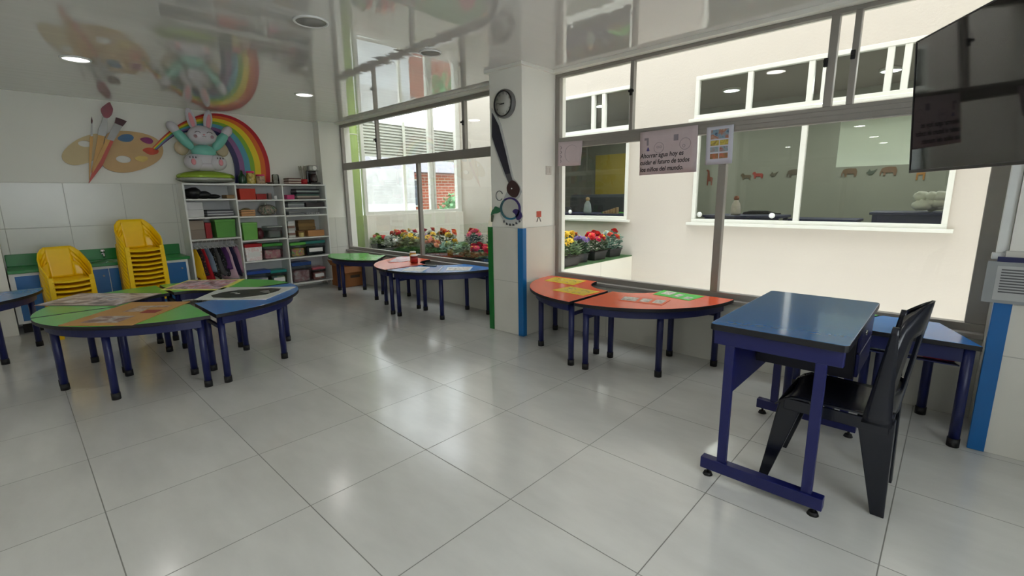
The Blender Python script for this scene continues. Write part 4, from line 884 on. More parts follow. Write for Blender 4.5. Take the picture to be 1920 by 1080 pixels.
def ring_with_hole(outer, hole, x0, x1, mb):
    n = len(outer); hc = Vector(hole[0]) ; m_ = []
    # match each outer vertex with a hole vertex by angle
    cx, cy = hole[0]; a, b = hole[1], hole[2]; inner = []
    for p in outer:
        t_ = math.atan2(p[1]-cy, p[0]-cx); inner.append((cx+a*math.cos(t_), cy+b*math.sin(t_)))
    V = [(x0, *p) for p in outer]+[(x1, *p) for p in outer]+[(x0, *p) for p in inner]+[(x1, *p) for p in inner]
    fs = []
    for i in range(n):
        j = (i+1) % n
        fs += [(n+i, n+j, 3*n+j, 3*n+i), (j, i, 2*n+i, 2*n+j), (i, j, n+j, n+i), (2*n+j, 2*n+i, 3*n+i, 3*n+j)]
    mb.add(V, fs, [0, 1, 1, 1]*n); return mb
pal1 = fixccw(bez([(-0.408,2.001),(-0.347,2.052),(-0.257,2.064),(-0.151,2.064),(-0.029,2.042),(0.061,1.992),(0.102,1.899),(0.077,1.800),(0.001,1.719),(-0.128,1.647),(-0.273,1.603),(-0.378,1.607),(-0.454,1.641),(-0.485,1.699),(-0.469,1.790),(-0.440,1.900)]))
pal2 = fixccw(bez([(-0.474,2.012),(-0.568,1.988),(-0.657,1.938),(-0.740,1.863),(-0.793,1.790),(-0.802,1.729),(-0.772,1.687),(-0.708,1.668),(-0.616,1.694),(-0.564,1.718),(-0.505,1.789),(-0.452,1.917)]))
def cen(pts): return sum(p[0] for p in pts)/len(pts), sum(p[1] for p in pts)/len(pts)
h1 = [(-0.355,1.751),(-0.219,1.757),(-0.283,1.786),(-0.294,1.707)]; h2 = [(-0.653,1.895),(-0.538,1.902),(-0.593,1.934),(-0.602,1.867)]
def hole(h): c = cen(h); return (c, abs(h[1][0]-h[0][0])/2, abs(h[2][1]-h[3][1])/2)
t = thing('paint_palette', 'large painted palette cut-out on the back wall with blue, purple and red paint', 'wall art', (0, 0, 0))
ring_with_hole(pal1, hole(h1), XW+.0, XW+.022, MB()).build('board', [m_pal, m_rim], t)
for pts, c, nm in (([(-0.309,1.982),(-0.262,2.022),(-0.194,2.030),(-0.164,1.998),(-0.196,1.954),(-0.250,1.945),(-0.297,1.956)], (24, 92, 140), 'blue paint blot'), ([(-0.107,1.984),(-0.073,2.005),(-0.018,2.007),(0.014,1.974),(-0.011,1.939),(-0.066,1.945)], (140, 36, 108), 'purple paint blot'),
    ([(-0.099,1.867),(-0.048,1.894),(0.007,1.888),(0.053,1.867),(0.031,1.827),(-0.035,1.814),(-0.079,1.840)], (204, 70, 34), 'orange red paint blot'), ([(-0.182,1.773),(-0.132,1.794),(-0.070,1.788),(-0.067,1.755),(-0.117,1.729),(-0.170,1.745)], (222, 192, 104), 'pale yellow paint blot')):
    tag(wallcut('paint_blot', fixccw(bez(pts, 4)), XW+.022, XW+.028, mat('blot_%d' % c[0], c, .25, nz=(14, .3)), t), nm)
t = thing('paint_palette', 'smaller pale palette cut-out on the back wall behind the brushes', 'wall art', (0, 0, 0))
ring_with_hole(pal2, hole(h2), XW+.0, XW+.016, MB()).build('board', [m_pal2, m_rim], t)
def brushcut(lab, parts_, x0):
    t = thing('paintbrush', lab, 'wall art', (0, 0, 0))
    for i, (nm, pts, m_) in enumerate(parts_): wallcut(nm, fixccw(pts), x0, x0+.010+.0015*i, m_, t)
m_hand = mat('brush_handle', (206, 156, 78), .4, nz=(7, .15)); m_hand_r = mat('brush_handle_red', (190, 70, 50), .4, nz=(7, .2)); m_ferr = mat('brush_ferrule', (138, 136, 132), .3, .2, nz=(12, .15)); m_brist = mat('brush_bristle', (74, 34, 38), .5, nz=(16, .25))
brushcut('thin paintbrush cut-out, leftmost on the back wall', [('handle', [(-0.547,1.981),(-0.519,1.984),(-0.558,1.786),(-0.612,1.515),(-0.619,1.514),(-0.581,1.784)], m_hand), ('ferrule', [(-0.519,2.115),(-0.507,2.117),(-0.524,1.983),(-0.541,1.982)], m_ferr), ('bristles', [(-0.504,2.191),(-0.501,2.144),(-0.509,2.117),(-0.518,2.120),(-0.515,2.151)], m_brist)], XW+.023)
brushcut('tall paintbrush cut-out with a round crimson tip', [('handle', [(-0.477,2.000),(-0.422,1.991),(-0.491,1.735),(-0.587,1.551),(-0.590,1.605),(-0.551,1.732)], m_hand), ('ferrule', [(-0.410,2.193),(-0.371,2.191),(-0.399,2.029),(-0.422,1.991),(-0.479,2.000),(-0.468,2.059),(-0.439,2.115)], m_ferr),
    ('bristles', bez([(-0.332,2.361),(-0.320,2.331),(-0.311,2.288),(-0.330,2.228),(-0.364,2.191),(-0.399,2.194),(-0.416,2.240),(-0.412,2.285),(-0.378,2.324)], 4), mat('crimson_tip', (126, 26, 44), .35, nz=(14, .3)))], XW+.026)
brushcut('slanted flat paintbrush cut-out with a dark square tip', [('handle', [(-0.407,1.958),(-0.354,1.942),(-0.485,1.672),(-0.625,1.478),(-0.628,1.483),(-0.557,1.669)], m_hand_r), ('handle_side', [(-0.416,1.961),(-0.381,1.951),(-0.496,1.726),(-0.583,1.583),(-0.560,1.669)], m_hand), ('ferrule', [(-0.320,2.139),(-0.254,2.110),(-0.354,1.942),(-0.410,1.961)], m_ferr),
    ('bristles', [(-0.299,2.202),(-0.255,2.191),(-0.207,2.169),(-0.251,2.110),(-0.320,2.139)], m_brist)], XW+.039)
# rainbow with a tail that runs to the palette
ro = [(1.277,1.505),(1.291,1.636),(1.289,1.815),(1.245,1.989),(1.167,2.144),(1.060,2.257),(0.928,2.331),(0.777,2.360),(0.626,2.350),(0.476,2.295),(0.356,2.227),(0.236,2.141),(0.122,2.033),(0.049,1.954),(-0.005,1.896)]
ri = [(0.840,1.500),(0.853,1.672),(0.848,1.795),(0.817,1.908),(0.772,2.005),(0.714,2.080),(0.634,2.119),(0.542,2.131),(0.449,2.122),(0.368,2.103),(0.293,2.078),(0.224,2.041),(0.134,1.966),(0.080,1.914),(0.033,1.868)]
t = thing('rainbow', 'painted rainbow cut-out on the back wall arching behind the rabbit balloon', 'wall art', (0, 0, 0))
def crom(P, n):
    out = []; L = len(P)
    for i in range(L-1):
        p0, p1, p2, p3 = [Vector(P[min(max(i+k-1, 0), L-1)]) for k in range(4)]
        for k in range(n): s = k/n; out.append(.5*((2*p1)+(-p0+p2)*s+(2*p0-5*p1+4*p2-p3)*s*s+(-p0+3*p1-3*p2+p3)*s**3))
    out.append(Vector(P[-1])); return out
RO, RI = crom(ro, 5), crom(ri, 5)
bands = [((188, 22, 38), 'red'), ((222, 108, 32), 'orange'), ((236, 208, 34), 'yellow'), ((128, 176, 52), 'green'), ((84, 160, 184), 'sky blue'), ((140, 96, 148), 'violet'), ((38, 38, 92), 'navy')]
for k, (c, nm) in enumerate(bands):
    f0, f1 = [(0, .13), (.13, .27), (.27, .44), (.44, .57), (.57, .73), (.73, .87), (.87, 1)][k]
    a = [o_.lerp(i_, f0) for o_, i_ in zip(RO, RI)]; b = [o_.lerp(i_, f1) for o_, i_ in zip(RO, RI)]; n = len(a); mb = MB()
    V = [(XW+.0005, *p) for p in a]+[(XW+.0005, *p) for p in b]+[(XW+.028, *p) for p in a]+[(XW+.028, *p) for p in b]; fs = []
    for i in range(n-1): fs += [(2*n+i, 2*n+i+1, 3*n+i+1, 3*n+i), (i+1, i, n+i, n+i+1), (i, i+1, 2*n+i+1, 2*n+i), (n+i+1, n+i, 3*n+i, 3*n+i+1)]
    mb.add(V, fs); tag(mb.build('band', mat('rainbow_'+nm.replace(' ', '_'), c, .4, nz=(5, .05)), t), nm+' band')

# ------------------------------------------------------------------ column: clock, painted brush figure, stickers
t = thing('wall_clock', 'round wall clock with black ring high on the column', 'clock', (-1.142, 1.83, 2.07))
MB().lathe([(0, 0), (.118, 0), (.122, .012), (.120, .034), (.112, .042), (.104, .042), (.102, .034), (0, .034)], n=48, axis='y').build('case', mat('clock_grey', (112, 112, 112), .35), t)
MB().lathe([(.100, .034), (.108, .034), (.108, .046), (.100, .046), (.100, .034)], n=48, axis='y', caps=False).build('ring', m_black, t)
fc = MB().lathe([(0, .034), (.100, .034), (.100, .036), (0, .036)], n=48, axis='y').build('face', mat('clock_face', (190, 190, 184), .5), t)
def hand(nm, ang, L, w_, y):
    a = math.radians(ang); d = vec(math.sin(a), 0, math.cos(a)); n_ = vec(math.cos(a), 0, -math.sin(a)); p = vec(0, y, 0)
    b_ = p-d*.015; e_ = p+d*L
    MB().hexa([b_-n_*w_, b_+n_*w_, b_+n_*w_+vec(0, .0012, 0), b_-n_*w_+vec(0, .0012, 0), e_-n_*w_*.5, e_+n_*w_*.5, e_+n_*w_*.5+vec(0, .0012, 0), e_-n_*w_*.5+vec(0, .0012, 0)]).build(nm, m_black, t)
hand('hour_hand', 263, .045, .0045, -.0385); hand('minute_hand', 278, .078, .003, -.0405)
for k in range(12):
    cu = bpy.data.curves.new('numeral', 'FONT'); cu.body = str(k or 12); cu.size = .022; cu.align_x = 'CENTER'; cu.align_y = 'CENTER'; cu.extrude = .0003
    o = bpy.data.objects.new('numeral', cu); COL.objects.link(o); o.parent = fc; a = k*PI/6; o.location = (.083*math.sin(a), -.0368, .083*math.cos(a)); o.rotation_euler = (PI/2, 0, 0); cu.materials.append(mat('numeral_ink', (60, 60, 60), .6)); to_mesh(o)
YC = 1.83
def colcut(name, pts, y0, y1, m_, parent):
    return MB().prism(fixccw(pts)[::-1], y0, y1, lambda u, v, w: (u, w, v)).build(name, m_, parent)
t = thing('paintbrush', 'long dark paintbrush cut-out with a swirl of purple, blue and green paint on the column', 'wall art', (0, 0, 0))
m_out = mat('cutout_edge', (196, 198, 196), .5); m_hd = mat('brush_dark', (36, 36, 52), .4, nz=(8, .2)); m_maroon = mat('brush_maroon', (62, 38, 38), .4); m_pur = mat('swirl_purple', (58, 44, 110), .4, nz=(8, .15)); m_blu = mat('swirl_blue', (40, 120, 150), .4)
colcut('outline', [(-1.316,2.057),(-1.257,2.000),(-1.205,1.913),(-1.131,1.688),(-1.058,1.436),(-1.020,1.403),(-0.976,1.361),(-0.964,1.315),(-0.990,1.269),(-1.022,1.250),(-0.990,1.208),(-0.978,1.139),(-0.947,1.106),(-0.960,1.069),(-0.999,1.039),(-1.064,1.033),(-1.124,1.026),(-1.178,1.049),(-1.225,1.101),(-1.230,1.184),(-1.187,1.242),(-1.166,1.280),(-1.132,1.327),(-1.131,1.364),(-1.117,1.397),(-1.175,1.473),(-1.272,1.680),(-1.324,1.796)], 1.822, YC-.001, m_out, t)
colcut('handle', [(-1.304,2.015),(-1.226,1.901),(-1.151,1.685),(-1.089,1.479),(-1.149,1.472),(-1.265,1.707),(-1.310,1.813)], 1.815, 1.822, m_hd, t)
colcut('ferrule', [(-1.089,1.479),(-1.064,1.418),(-1.111,1.396),(-1.149,1.472)], 1.815, 1.822, mat('brush_steel_dark', (96, 96, 100), .3, .3), t)
f_ = colcut('bristles', bez([(-1.064,1.418),(-1.020,1.398),(-0.982,1.352),(-0.989,1.306),(-1.028,1.269),(-1.080,1.279),(-1.125,1.317),(-1.131,1.364),(-1.104,1.401)], 4), 1.814, 1.822, m_maroon, t)
MB().ball(([(-1.069,1.346)][0][0], 1.812, [(-1.069,1.346)][0][1]), .006, 10).build('bristle_glint', m_white_pl, f_)
c0 = [(-1.095,1.170)][0]; e1 = [(-1.093,1.270),(-1.097,1.070),(-1.223,1.169),(-0.972,1.171)]; rx = abs(e1[3][0]-e1[2][0])/2; rz_ = abs(e1[0][1]-e1[1][1])/2
for nm, a0, a1, m_ in (('swirl_purple', -.9, 2.2, m_pur), ('swirl_teal', 2.2, 4.2, mat('swirl_teal', (60, 104, 110), .4)), ('swirl_blue', 4.2, 5.4, m_blu)):
    n = 18; P = [(c0[0]+rx*math.cos(a0+(a1-a0)*i/n), c0[1]+rz_*math.sin(a0+(a1-a0)*i/n)) for i in range(n+1)]
    P += [(c0[0]+rx*.84*math.cos(a1+(a0-a1)*i/n), c0[1]+rz_*.86*math.sin(a1+(a0-a1)*i/n)) for i in range(n+1)]
    colcut(nm, P, 1.812, 1.8215, m_, t)
colcut('swirl_head', bez([(-1.036,1.166),(-0.985,1.157),(-0.953,1.116),(-0.973,1.078),(-1.011,1.072),(-1.030,1.119),(-1.063,1.142)], 4), 1.812, 1.8213, m_pur, t)
colcut('opening', [(c0[0]+rx*.80*math.cos(2*PI*i/28), c0[1]+rz_*.82*math.sin(2*PI*i/28)) for i in range(28)], 1.8195, 1.8219, mat('opening_wall', (186, 186, 180), .6), t)
colcut('green_splash', bez([(-1.307,1.164),(-1.285,1.188),(-1.251,1.179),(-1.223,1.169),(-1.224,1.140),(-1.266,1.125),(-1.309,1.119),(-1.345,1.104),(-1.329,1.149)], 3), 1.814, 1.8213, mat('splash_green', (44, 110, 74), .4), t)
colcut('stem', [(-1.344,1.114),(-1.309,1.105),(-1.325,1.045),(-1.346,1.044)], 1.816, 1.8213, mat('stem_olive', (90, 100, 80), .5), t)
n = 20; P = [(-1.234,1.285),(-1.180,1.285)]; q = [(-1.233,1.328),(-1.235,1.242)]; rr_ = abs(q[0][1]-q[1][1])/2
MB().tube([(P[0][0]+rr_*math.cos(i*5.2/n+.4), 1.822, P[0][1]+rr_*math.sin(i*5.2/n+.4)) for i in range(n+1)], .004, 6).build('fine_curl', mat('curl_grey', (110, 112, 112), .5), t)
_r = random.Random(2)
for k in range(6):
    a = [(-1.178,1.054),(-1.144,1.035),(-1.104,1.027),(-1.064,1.028),(-1.025,1.043),(-0.986,1.063)][k]
    tag(MB().box((a[0]-.008, 1.818, a[1]-.012), (a[0]-.002, YC-.0005, a[1]+.008)).box((a[0]-.002, 1.818, a[1]+(-.002 if k % 2 else .004)), (a[0]+.007, YC-.0005, a[1]+(.003 if k % 2 else .009))).box((a[0]+.003, 1.818, a[1]-.011), (a[0]+.008, YC-.0005, a[1]+.002)).build('small_figure', mat('figure_dark', (64, 66, 72), .5), t), None)
t = thing('basket_sticker', 'small red sticker on two legs on the right side of the column', 'wall art', (-.955, 2.05, 1.09))
MB().box((0, -.033, -.002), (.005, .033, .052)).build('box_shape', mat('sticker_red', (196, 84, 66), .5, nz=(60, .3)), t, bevel=.004)
for sy in (-1, 1): MB().hexa([(0, sy*.028-.004, -.045), (.004, sy*.028-.004, -.045), (.004, sy*.028+.004, -.045), (0, sy*.028+.004, -.045), (0, sy*.006-.004, -.002), (.004, sy*.006-.004, -.002), (.004, sy*.006+.004, -.002), (0, sy*.006+.004, -.002)]).build('leg', mat('sticker_grey', (96, 90, 84), .5), t)
t = thing('light_switch', 'white switch plate on the right side of the column near the large window', 'switch', (-.955, 2.19, 1.51))
MB().box((0, -.04, -.04), (.008, .04, .04)).build('plate', mat('switch_plate', (206, 200, 192), .4), t, bevel=.003)
for sy in (-1, 1): MB().box((.008, sy*.018-.012, -.022), (.012, sy*.018+.012, .022)).build('rocker', mat('switch_plate', (206, 200, 192), .4), t, bevel=.002)

# ------------------------------------------------------------------ papers taped on the large window
def paper(lab, x0, x1, z0, z1, m_, tilt=0, y=2.276, curl=.0):
    t = thing('paper_sheet', lab, 'paper', ((x0+x1)/2, y, (z0+z1)/2)); t.rotation_euler = (0, tilt, 0)
    a, b = (x1-x0)/2, (z1-z0)/2
    MB().shell(lambda u, v: (-a+2*a*u, -curl*(u**3)*(1-v), -b+2*b*v), 10, 6, .0012).build('sheet', m_, t)
    return t, a, b
def text(par, s, x, z, size, m_, y=-.0015, ax='LEFT', sx=1):
    cu = bpy.data.curves.new('lettering', 'FONT'); cu.body = s; cu.size = size; cu.align_x = ax; cu.extrude = .0002; cu.space_line = 1.05; cu.shear = .15; cu.offset = .0009
    o = bpy.data.objects.new('lettering', cu); COL.objects.link(o); o.parent = par; o.location = (x, y, z); o.rotation_euler = (PI/2, 0, 0); o.scale = (sx, 1, 1); cu.materials.append(m_); return to_mesh(o)
m_lilac = mat('lilac_paper', (196, 182, 186), .7); m_ink = mat('black_marker', (18, 18, 22), .6); m_penc = mat('pencil_grey', (138, 132, 140), .7)
t, a, b = paper('pale lilac handwritten sign about saving water taped on the large window', -.078, .388, 1.437, 1.772, m_lilac, -.02)
text(t, 'Ahorrar agua hoy es', -a+.006, -.035, .050, m_ink, sx=.86)
text(t, 'cuidar el futuro de todos', -a+.004, -.088, .050, m_ink, sx=.80)
text(t, 'los niños del mundo.', -a+.004, -.142, .050, m_ink, sx=.86)
def ringd(par, x, z, r, m_, nm='drawing', n=20): MB().tube([(x+r*math.cos(2*PI*i/n), -.002, z+r*math.sin(2*PI*i/n)) for i in range(n+1)], .0012, 4).build(nm, m_, par)
MB().box((-a+.04, -.003, .10), (-a+.075, -.0012, .118)).box((-a+.06, -.003, .06), (-a+.075, -.0012, .10)).build('drawing', m_penc, t)
MB().lathe([(0, 0), (.013, .004), (.008, .02), (0, .034)], (-a+.072, -.002, .015), 12, sy=.1).build('drawing', mat('pencil_blue', (96, 92, 150), .6), t)
ringd(t, -.07, .035, .040, m_penc); ringd(t, -.08, .04, .008, m_penc); ringd(t, -.055, .04, .008, m_penc)
MB().box((.05, -.003, .075), (.085, -.0012, .12)).build('drawing', m_penc, t); ringd(t, .14, .045, .042, m_penc); ringd(t, .13, .03, .010, m_penc)
t, a, b = paper('small lilac pencil drawing taped at the left end of the large window', -.91, -.64, 1.545, 1.758, m_lilac, .03, curl=.02)
ringd(t, .02, 0, .075, m_penc, n=28)
for k in range(4): MB().tube([(-a+.03, -.002, .07-.04*k), (-a+.042, -.002, .055-.04*k), (-a+.03, -.002, .043-.04*k)], .0018, 4).build('drawing', mat('pencil_dark', (70, 66, 80), .6), t)
t, a, b = paper('white page with rows of small coloured pictures taped on the large window', .452, .640, 1.487, 1.752, mat('bluish_paper', (206, 208, 222), .6), -.02)
def pic(x0, z0, x1, z1, k, cols): MB().box((x0, -.0018, z0), (x1, -.0012, z1)).build('picture', P_('pic_%d' % k, cols, 22, k), t)
pic(-.062, .045, .062, .11, 1, [(60, 80, 110), (130, 160, 180), (170, 110, 80), (180, 170, 160)])
k = 2
for z0, cols in ((.0, [(160, 140, 60), (206, 190, 90), (120, 90, 60)]), (-.045, [(60, 90, 100), (150, 170, 180), (170, 90, 60)]), (-.092, [(150, 70, 50), (190, 120, 90), (90, 110, 70)])):
    for x0 in (-.062, .003):
        pic(x0, z0, x0+.059, z0+.036, k, cols); k += 1

# ------------------------------------------------------------------ television, conduit, sleeve
BL = vec(1.681, 1.363, 1.352); TL = vec(1.644, 1.342, 1.875); r_ = vec(.485, -.875, 0).normalized(); u_ = (TL-BL).normalized(); n_ = r_.cross(u_).normalized(); n_ = n_ if n_.x < 0 else -n_
TW, THt = .94, .525
t = bpy.data.objects.new('television', None); COL.objects.link(t); tag(t, 'large black wall television with a glossy dark screen at the upper right', 'television'); t.empty_display_size = .05
Mx = Matrix((r_, u_, n_)).transposed().to_4x4(); Mx.translation = BL+r_*TW/2+u_*THt/2; t.matrix_world = Mx
m_tv = mat('tv_black_plastic', (30, 30, 32), .35)
MB().box((-TW/2, -THt/2, -.035), (TW/2, THt/2, -.003)).box((-TW/2, -THt/2, -.003), (TW/2, -THt/2+.012, .003)).box((-TW/2, THt/2-.006, -.003), (TW/2, THt/2, .003)).box((-TW/2, -THt/2+.012, -.003), (-TW/2+.006, THt/2-.006, .003)).box((TW/2-.006, -THt/2+.012, -.003), (TW/2, THt/2-.006, .003)).build('casing', m_tv, t, bevel=.002)
MB().box((-TW/2+.006, -THt/2+.012, -.003), (TW/2-.006, THt/2-.006, 0)).build('screen', mat('tv_screen', (6, 6, 8), .04, spec=.5), t)
MB().box((-.2, -.12, -.075), (.2, .12, -.035)).build('rear_housing', m_tv, t, bevel=.01)
MB().box((-.03, -.05, -.14), (.03, .05, -.075)).box((-.02, -.03, -.17), (.02, THt/2+.27, -.14)).build('mount', m_alu, t)
t = thing('cable_duct', 'white cable duct running down beside the right window jamb', 'duct', (2.03, 1.90, 0))
MB().box((-.022, -.018, .985), (.019, .018, 2.37)).build('duct', m_white_pl, t, bevel=.003)
MB().box((-.034, -.02, .955), (.019, .02, .985)).build('end_cap', m_white_pl, t, bevel=.003)
t = thing('document_sleeve', 'clear plastic sleeve with a printed notice on the wall above the tall blue guard', 'sleeve', (2.12, 1.838, .855))
MB().box((-.135, -.003, -.10), (.12, 0, .095)).build('sleeve', mat('sleeve_plastic', (150, 154, 156), .25), t)
s_ = MB().box((-.10, -.0045, -.085), (.10, -.0032, .075)).build('notice', mat('notice_paper', (176, 178, 178), .6), t)
for k in range(9): MB().box((-.085, -.0052, .055-.013*k), (.085-.03*((k*7) % 3)/2, -.0046, .061-.013*k)).build('text_line', mat('notice_ink', (84, 86, 88), .7), s_)
MB().box((-.105, -.008, .095), (.02, .0, .118)).build('hanger_strip', m_navy, t)

# ------------------------------------------------------------------ cardboard box, ceiling fittings
t = thing('cardboard_box', 'open brown cardboard box on the floor beside the white shelf', 'box', (-4.72, 2.07, 0), .0)
m_card = mat('cardboard', (150, 96, 54), .8, nz=(5, .08))
mb = MB()
for (x0, y0, x1, y1) in ((-.19, -.15, .19, -.145), (-.19, .145, .19, .15), (-.19, -.145, -.185, .145), (.185, -.145, .19, .145)): mb.box((x0, y0, 0), (x1, y1, .30))
mb.box((-.19, -.15, 0), (.19, .15, .004)).build('carton', m_card, t)
MB().hexa([(.185, -.15, .30), (.19, -.15, .30), (.19, .15, .30), (.185, .15, .30), (.225, -.15, .215), (.230, -.15, .217), (.230, .15, .217), (.225, .15, .215)]).build('flap', m_card, t)
MB().hexa([(-.19, -.155, .30), (.19, -.155, .30), (.19, -.150, .30), (-.19, -.150, .30), (-.19, -.20, .385), (.19, -.20, .385), (.19, -.196, .388), (-.19, -.196, .388)]).build('flap', m_card, t)
MB().box((.1905, -.05, .13), (.191, .10, .17)).build('dark_print', mat('box_print', (70, 56, 44), .8), t)

m_led = mat('led_diffuser', (255, 252, 246), .5, emit=4)
def downlight(x, y, lab, on_=True, r=.095):
    t = thing('ceiling_light' if on_ else 'ceiling_speaker', lab, 'light' if on_ else 'speaker', (x, y, 2.38))
    MB().lathe([(r*.86, -.002), (r*.90, -.010), (r, -.008), (r*1.04, 0), (r*.86, 0)], n=36).build('trim_ring', m_white_pl, t)
    if on_:
        la = bpy.data.lights.new('lamp', 'AREA'); la.shape = 'DISK'; la.size = r*1.6; la.energy = 1.2 if 'far left' in lab or 'pier' in lab else 2.8; la.color = (1, .97, .93)
        lo = bpy.data.objects.new('lamp', la); COL.objects.link(lo); lo.parent = t; lo.location = (0, 0, -.012)
    MB().lathe([(0, -.004), (r*.87, -.004), (r*.87, -.001), (0, -.001)], n=36).build('diffuser' if on_ else 'grille', m_led if on_ else mat('speaker_grille', (150, 150, 146), .6), t)
downlight(-3.345, -.745, 'lit round ceiling light at the far left of the ceiling')
downlight(-3.42, 1.08, 'lit round ceiling light near the corner pier')
downlight(-1.28, .20, 'unlit round ceiling fitting, nearer one, above the room middle', False, .105)
downlight(-1.28, 1.135, 'unlit round ceiling fitting in front of the left window', False, .085)
for k, (x, y, nm) in enumerate(((.48, .895, 'above the orange tables'), (.45, -1.25, 'left of the viewpoint'), (.45, -2.9, 'behind the viewpoint to the left'), (-1.3, -2.2, 'over the left side of the room'), (-3.3, -2.7, 'in the rear left of the room'), (2.4, -1.2, 'beside the viewpoint on the right'), (2.4, -2.9, 'in the rear right of the room'))):
    downlight(x, y, 'lit ceiling light outside the view, '+nm)

# ------------------------------------------------------------------ planters with flowers on the turf ledge
m_pot = mat('dark_planter_plastic', (44, 44, 46), .5); m_soil = mat('potting_soil', (50, 40, 34), .95, bump=(60, .8))
def petals(mb, c, r, tilt, az, mi, n=6, layers=2, rr=None):
    R_ = Matrix.Rotation(az, 3, 'Z') @ Matrix.Rotation(tilt, 3, 'Y')
    for L in range(layers):
        for k in range(n):
            a = 2*PI*(k+.5*L)/n; q = r*(1-.28*L); d = vec(math.cos(a), math.sin(a), 0); s = vec(-math.sin(a), math.cos(a), 0)
            P = [d*q*.12, d*q*.6+s*q*.38+vec(0, 0, q*(.18+.2*L)), d*q+vec(0, 0, q*(.12+.3*L)), d*q*.6-s*q*.38+vec(0, 0, q*(.18+.2*L))]
            mb.add([R_ @ p+Vector(c) for p in P], [(0, 1, 2, 3)], mi, True)
BL_ = {}
def bloom_mesh(col, centre, full):
    key = (col, full)
    if key not in BL_:
        mb = MB()
        if full:
            for ly in range(5):
                petals(mb, (0, 0, .004+.006*ly), .038*(1-.15*ly), 0, ly*.5, 0, 8, 1)
            mb.ball((0, 0, .012), .016, 8)
        else:
            petals(mb, (0, 0, 0), .030, 0, 0, 0, 8, 2)
        mb.ball((0, 0, .012 if not full else .03), .008, 8, mi=1)
        BL_[key] = mb
    return BL_[key]
bcount = {}
def plant(x, y, z, w_, cols, lab, full=True, seed=0, pot=True, leafc=(64, 96, 64), h=.17, n=7, rz=0, dep=.12):
    t = thing('flower_planter' if pot else 'flower_bunch', lab, 'flowers', (x, y, z), rz); r = random.Random(seed)
    if pot:
        a, b = dep/2, w_/2
        MB().hexa([(-a*.8, -b*.85, 0), (a*.8, -b*.85, 0), (a*.8, b*.85, 0), (-a*.8, b*.85, 0), (-a, -b, .11), (a, -b, .11), (a, b, .11), (-a, b, .11)]).box((-a-.006, -b-.006, .10), (a+.006, b+.006, .118)).build('pot', m_pot, t, bevel=.004)
        MB().box((-a+.008, -b+.008, .114), (a-.008, b-.008, .121)).build('soil', m_soil, t)
    z0 = .11 if pot else .0
    mb = MB()
    for k in range(230):
        a = r.uniform(0, 2*PI); q = math.sqrt(r.random()); px, py = q*math.cos(a)*dep*.65, q*math.sin(a)*w_*.58; pz = z0+.01+h*.8*r.random()*(1-.35*q*q)
        L = .036+.03*r.random(); d = vec(math.cos(a)+r.uniform(-.5, .5), math.sin(a)+r.uniform(-.5, .5), r.uniform(-.2, .8)).normalized(); s = d.cross(vec(0, 0, 1)).normalized()*L*.42; u = d.cross(s).normalized()*L*.1; p = vec(px, py, pz)
        mb.add([p, p+d*L*.5+s, p+d*L*.55-u*1.5, p+d*L*.5-s, p+d*L], [(0, 1, 2), (0, 2, 3), (1, 4, 2), (2, 4, 3)], 0, True)
    for k in range(8):
        a = r.uniform(0, 2*PI); mb.cyl((.3*dep*math.cos(a), .3*w_*math.sin(a), z0), (.5*dep*math.cos(a), .45*w_*math.sin(a), z0+h*.75), .0025, n=5)
    mb.build('foliage', mat('leaf_%d_%d_%d' % leafc, leafc, .6, nz=(20, .3)), t)
    for k in range(n):
        c = cols[k % len(cols)]; a = 2*PI*k/n+r.uniform(-.3, .3); q = .25+.75*r.random()
        p = (q*math.cos(a)*dep*.6, q*math.sin(a)*w_*.52, z0+h*(.72+.35*r.random())*(1-.2*q))
        key = (c, full)
        if key not in bcount:
            o = bloom_mesh(c, None, full).build('bloom', [mat('petal_%d_%d_%d' % c, c, .6, nz=(40, .15)), mat('bloom_centre', (206, 170, 50), .7)], t); bcount[key] = o.data
        else:
            o = bpy.data.objects.new('bloom', bcount[key]); COL.objects.link(o); o.parent = t
        o.location = p; tl = .35+.5*q; o.rotation_euler = (r.uniform(-.3, .3), tl, a); s = r.uniform(1.25, 1.7); o.scale = (s, s, s)
    return t
RED, ORG, YEL, PNK, MAG, WHT, PCH, PUR, CRM = (206, 40, 44), (226, 92, 44), (240, 204, 40), (232, 92, 130), (206, 30, 92), (226, 226, 222), (226, 150, 110), (158, 134, 190), (216, 206, 150)
ZG = .4225
plant(-4.98, 2.80, ZG, .30, [RED, (150, 190, 90)], 'low green and red blooms at the far left of the window ledge', True, 1, h=.15, n=5, rz=PI/2, leafc=(110, 140, 70))
plant(-4.62, 2.95, ZG, .34, [ORG, ORG, RED], 'orange red blooms in front of the green post', True, 2, h=.24, n=8, rz=PI/2, leafc=(84, 96, 76))
plant(-4.30, 2.62, ZG, .24, [WHT], 'white drooping blooms among grey leaves left of the yellow daisies', True, 3, h=.17, n=3, rz=PI/2, leafc=(120, 132, 112))
plant(-4.28, 2.98, ZG, .30, [PNK, CRM], 'grey green bush with one pink bloom behind the white blooms', True, 4, h=.26, n=2, rz=PI/2, leafc=(126, 134, 120))
plant(-3.98, 2.70, ZG, .34, [YEL, YEL, CRM], 'yellow daisies left of the middle of the window ledge', False, 5, h=.24, n=12, rz=PI/2, leafc=(120, 134, 76))
plant(-3.98, 3.05, ZG, .30, [RED, MAG, YEL], 'single red bloom rising behind the yellow daisies', True, 6, h=.30, n=3, rz=PI/2, leafc=(110, 124, 96))
plant(-3.62, 2.72, ZG, .34, [YEL, PNK, YEL, PUR], 'small yellow and pink daisies just left of the mullion', False, 7, h=.22, n=12, rz=PI/2, leafc=(104, 124, 80))
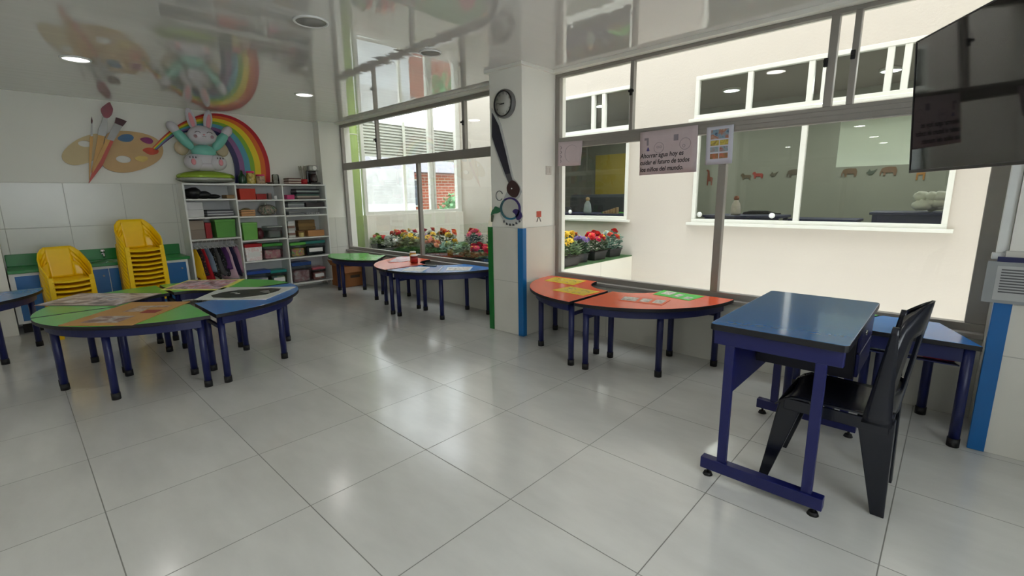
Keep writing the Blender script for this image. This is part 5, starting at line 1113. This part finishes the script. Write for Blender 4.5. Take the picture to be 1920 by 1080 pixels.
plant(-3.52, 3.02, ZG, .36, [ORG, ORG, YEL, ORG], 'tall orange blooms behind the daisies left of the mullion', True, 8, h=.33, n=9, rz=PI/2, leafc=(96, 112, 76))
plant(-3.30, 2.60, ZG, .26, [PCH, PCH, (206, 120, 80)], 'peach blooms hanging by the mullion of the left window', True, 9, h=.17, n=6, rz=PI/2, leafc=(88, 116, 90))
plant(-2.98, 2.66, ZG, .34, [YEL, (170, 190, 140)], 'bluish green leaves with a yellow bloom right of the mullion', True, 10, h=.18, n=2, rz=PI/2, leafc=(96, 140, 116))
plant(-2.64, 2.60, ZG, .28, [(150, 176, 110)], 'plain green leaves between the mullion and the red blooms', True, 11, h=.17, n=1, rz=PI/2, leafc=(84, 124, 84))
plant(-3.72, 3.75, ZG, .32, [MAG, PNK, (190, 50, 80)], 'crimson blooms left of the raised black planter', True, 12, h=.24, n=9, rz=PI/2, leafc=(90, 100, 84))
plant(-3.55, 4.25, ZG, .60, [YEL, (170, 190, 70), RED, PNK, RED], 'long black planter with yellow and red blooms at the back of the ledge', True, 13, h=.20, n=12, rz=PI/2, leafc=(80, 92, 70), dep=.2)
plant(-2.36, 2.60, ZG, .28, [(214, 44, 70), RED, (226, 60, 90)], 'bright red ball of blooms left of the cream flowers', True, 14, h=.16, n=9, rz=PI/2, leafc=(110, 146, 100))
plant(-2.14, 2.66, ZG, .26, [CRM, WHT, (200, 200, 120)], 'cream and white blooms between the red ball and the column', True, 15, h=.18, n=7, rz=PI/2, leafc=(110, 134, 90))
plant(-1.88, 2.66, ZG, .26, [ORG, MAG, PUR], 'orange and magenta blooms next to the column in the left window', True, 16, h=.20, n=5, rz=PI/2, leafc=(84, 104, 90))
# seen through the large window
plant(-1.66, 2.98, ZG, .22, [PCH, ORG], 'peach blooms at the left edge of the large window', True, 17, h=.20, n=4, leafc=(90, 118, 96))
plant(-1.60, 3.36, ZG, .34, [YEL, YEL, (236, 190, 30)], 'nearest planter of yellow daisies seen through the large window', False, 18, h=.26, n=12, leafc=(84, 110, 64), dep=.17)
plant(-1.84, 3.75, ZG, .28, [YEL, (226, 120, 50), (236, 190, 30)], 'yellow blooms behind the yellow daisies in the large window', True, 19, h=.32, n=7, leafc=(70, 92, 70))
plant(-1.66, 3.72, ZG, .24, [PUR, (140, 120, 180)], 'lilac blooms between the yellow daisies and the red ones', True, 20, h=.22, n=6, leafc=(78, 104, 74))
plant(-1.66, 4.10, ZG, .30, [RED, (236, 60, 60), (240, 50, 110)], 'planter with a big red and pink ball of blooms', True, 21, h=.26, n=12, leafc=(70, 90, 60), dep=.17)
plant(-1.68, 4.52, ZG, .32, [(224, 80, 60), RED, (190, 210, 200)], 'last planter at the ledge end with coral blooms and grey leaves', True, 22, h=.26, n=7, leafc=(96, 128, 112), dep=.17)
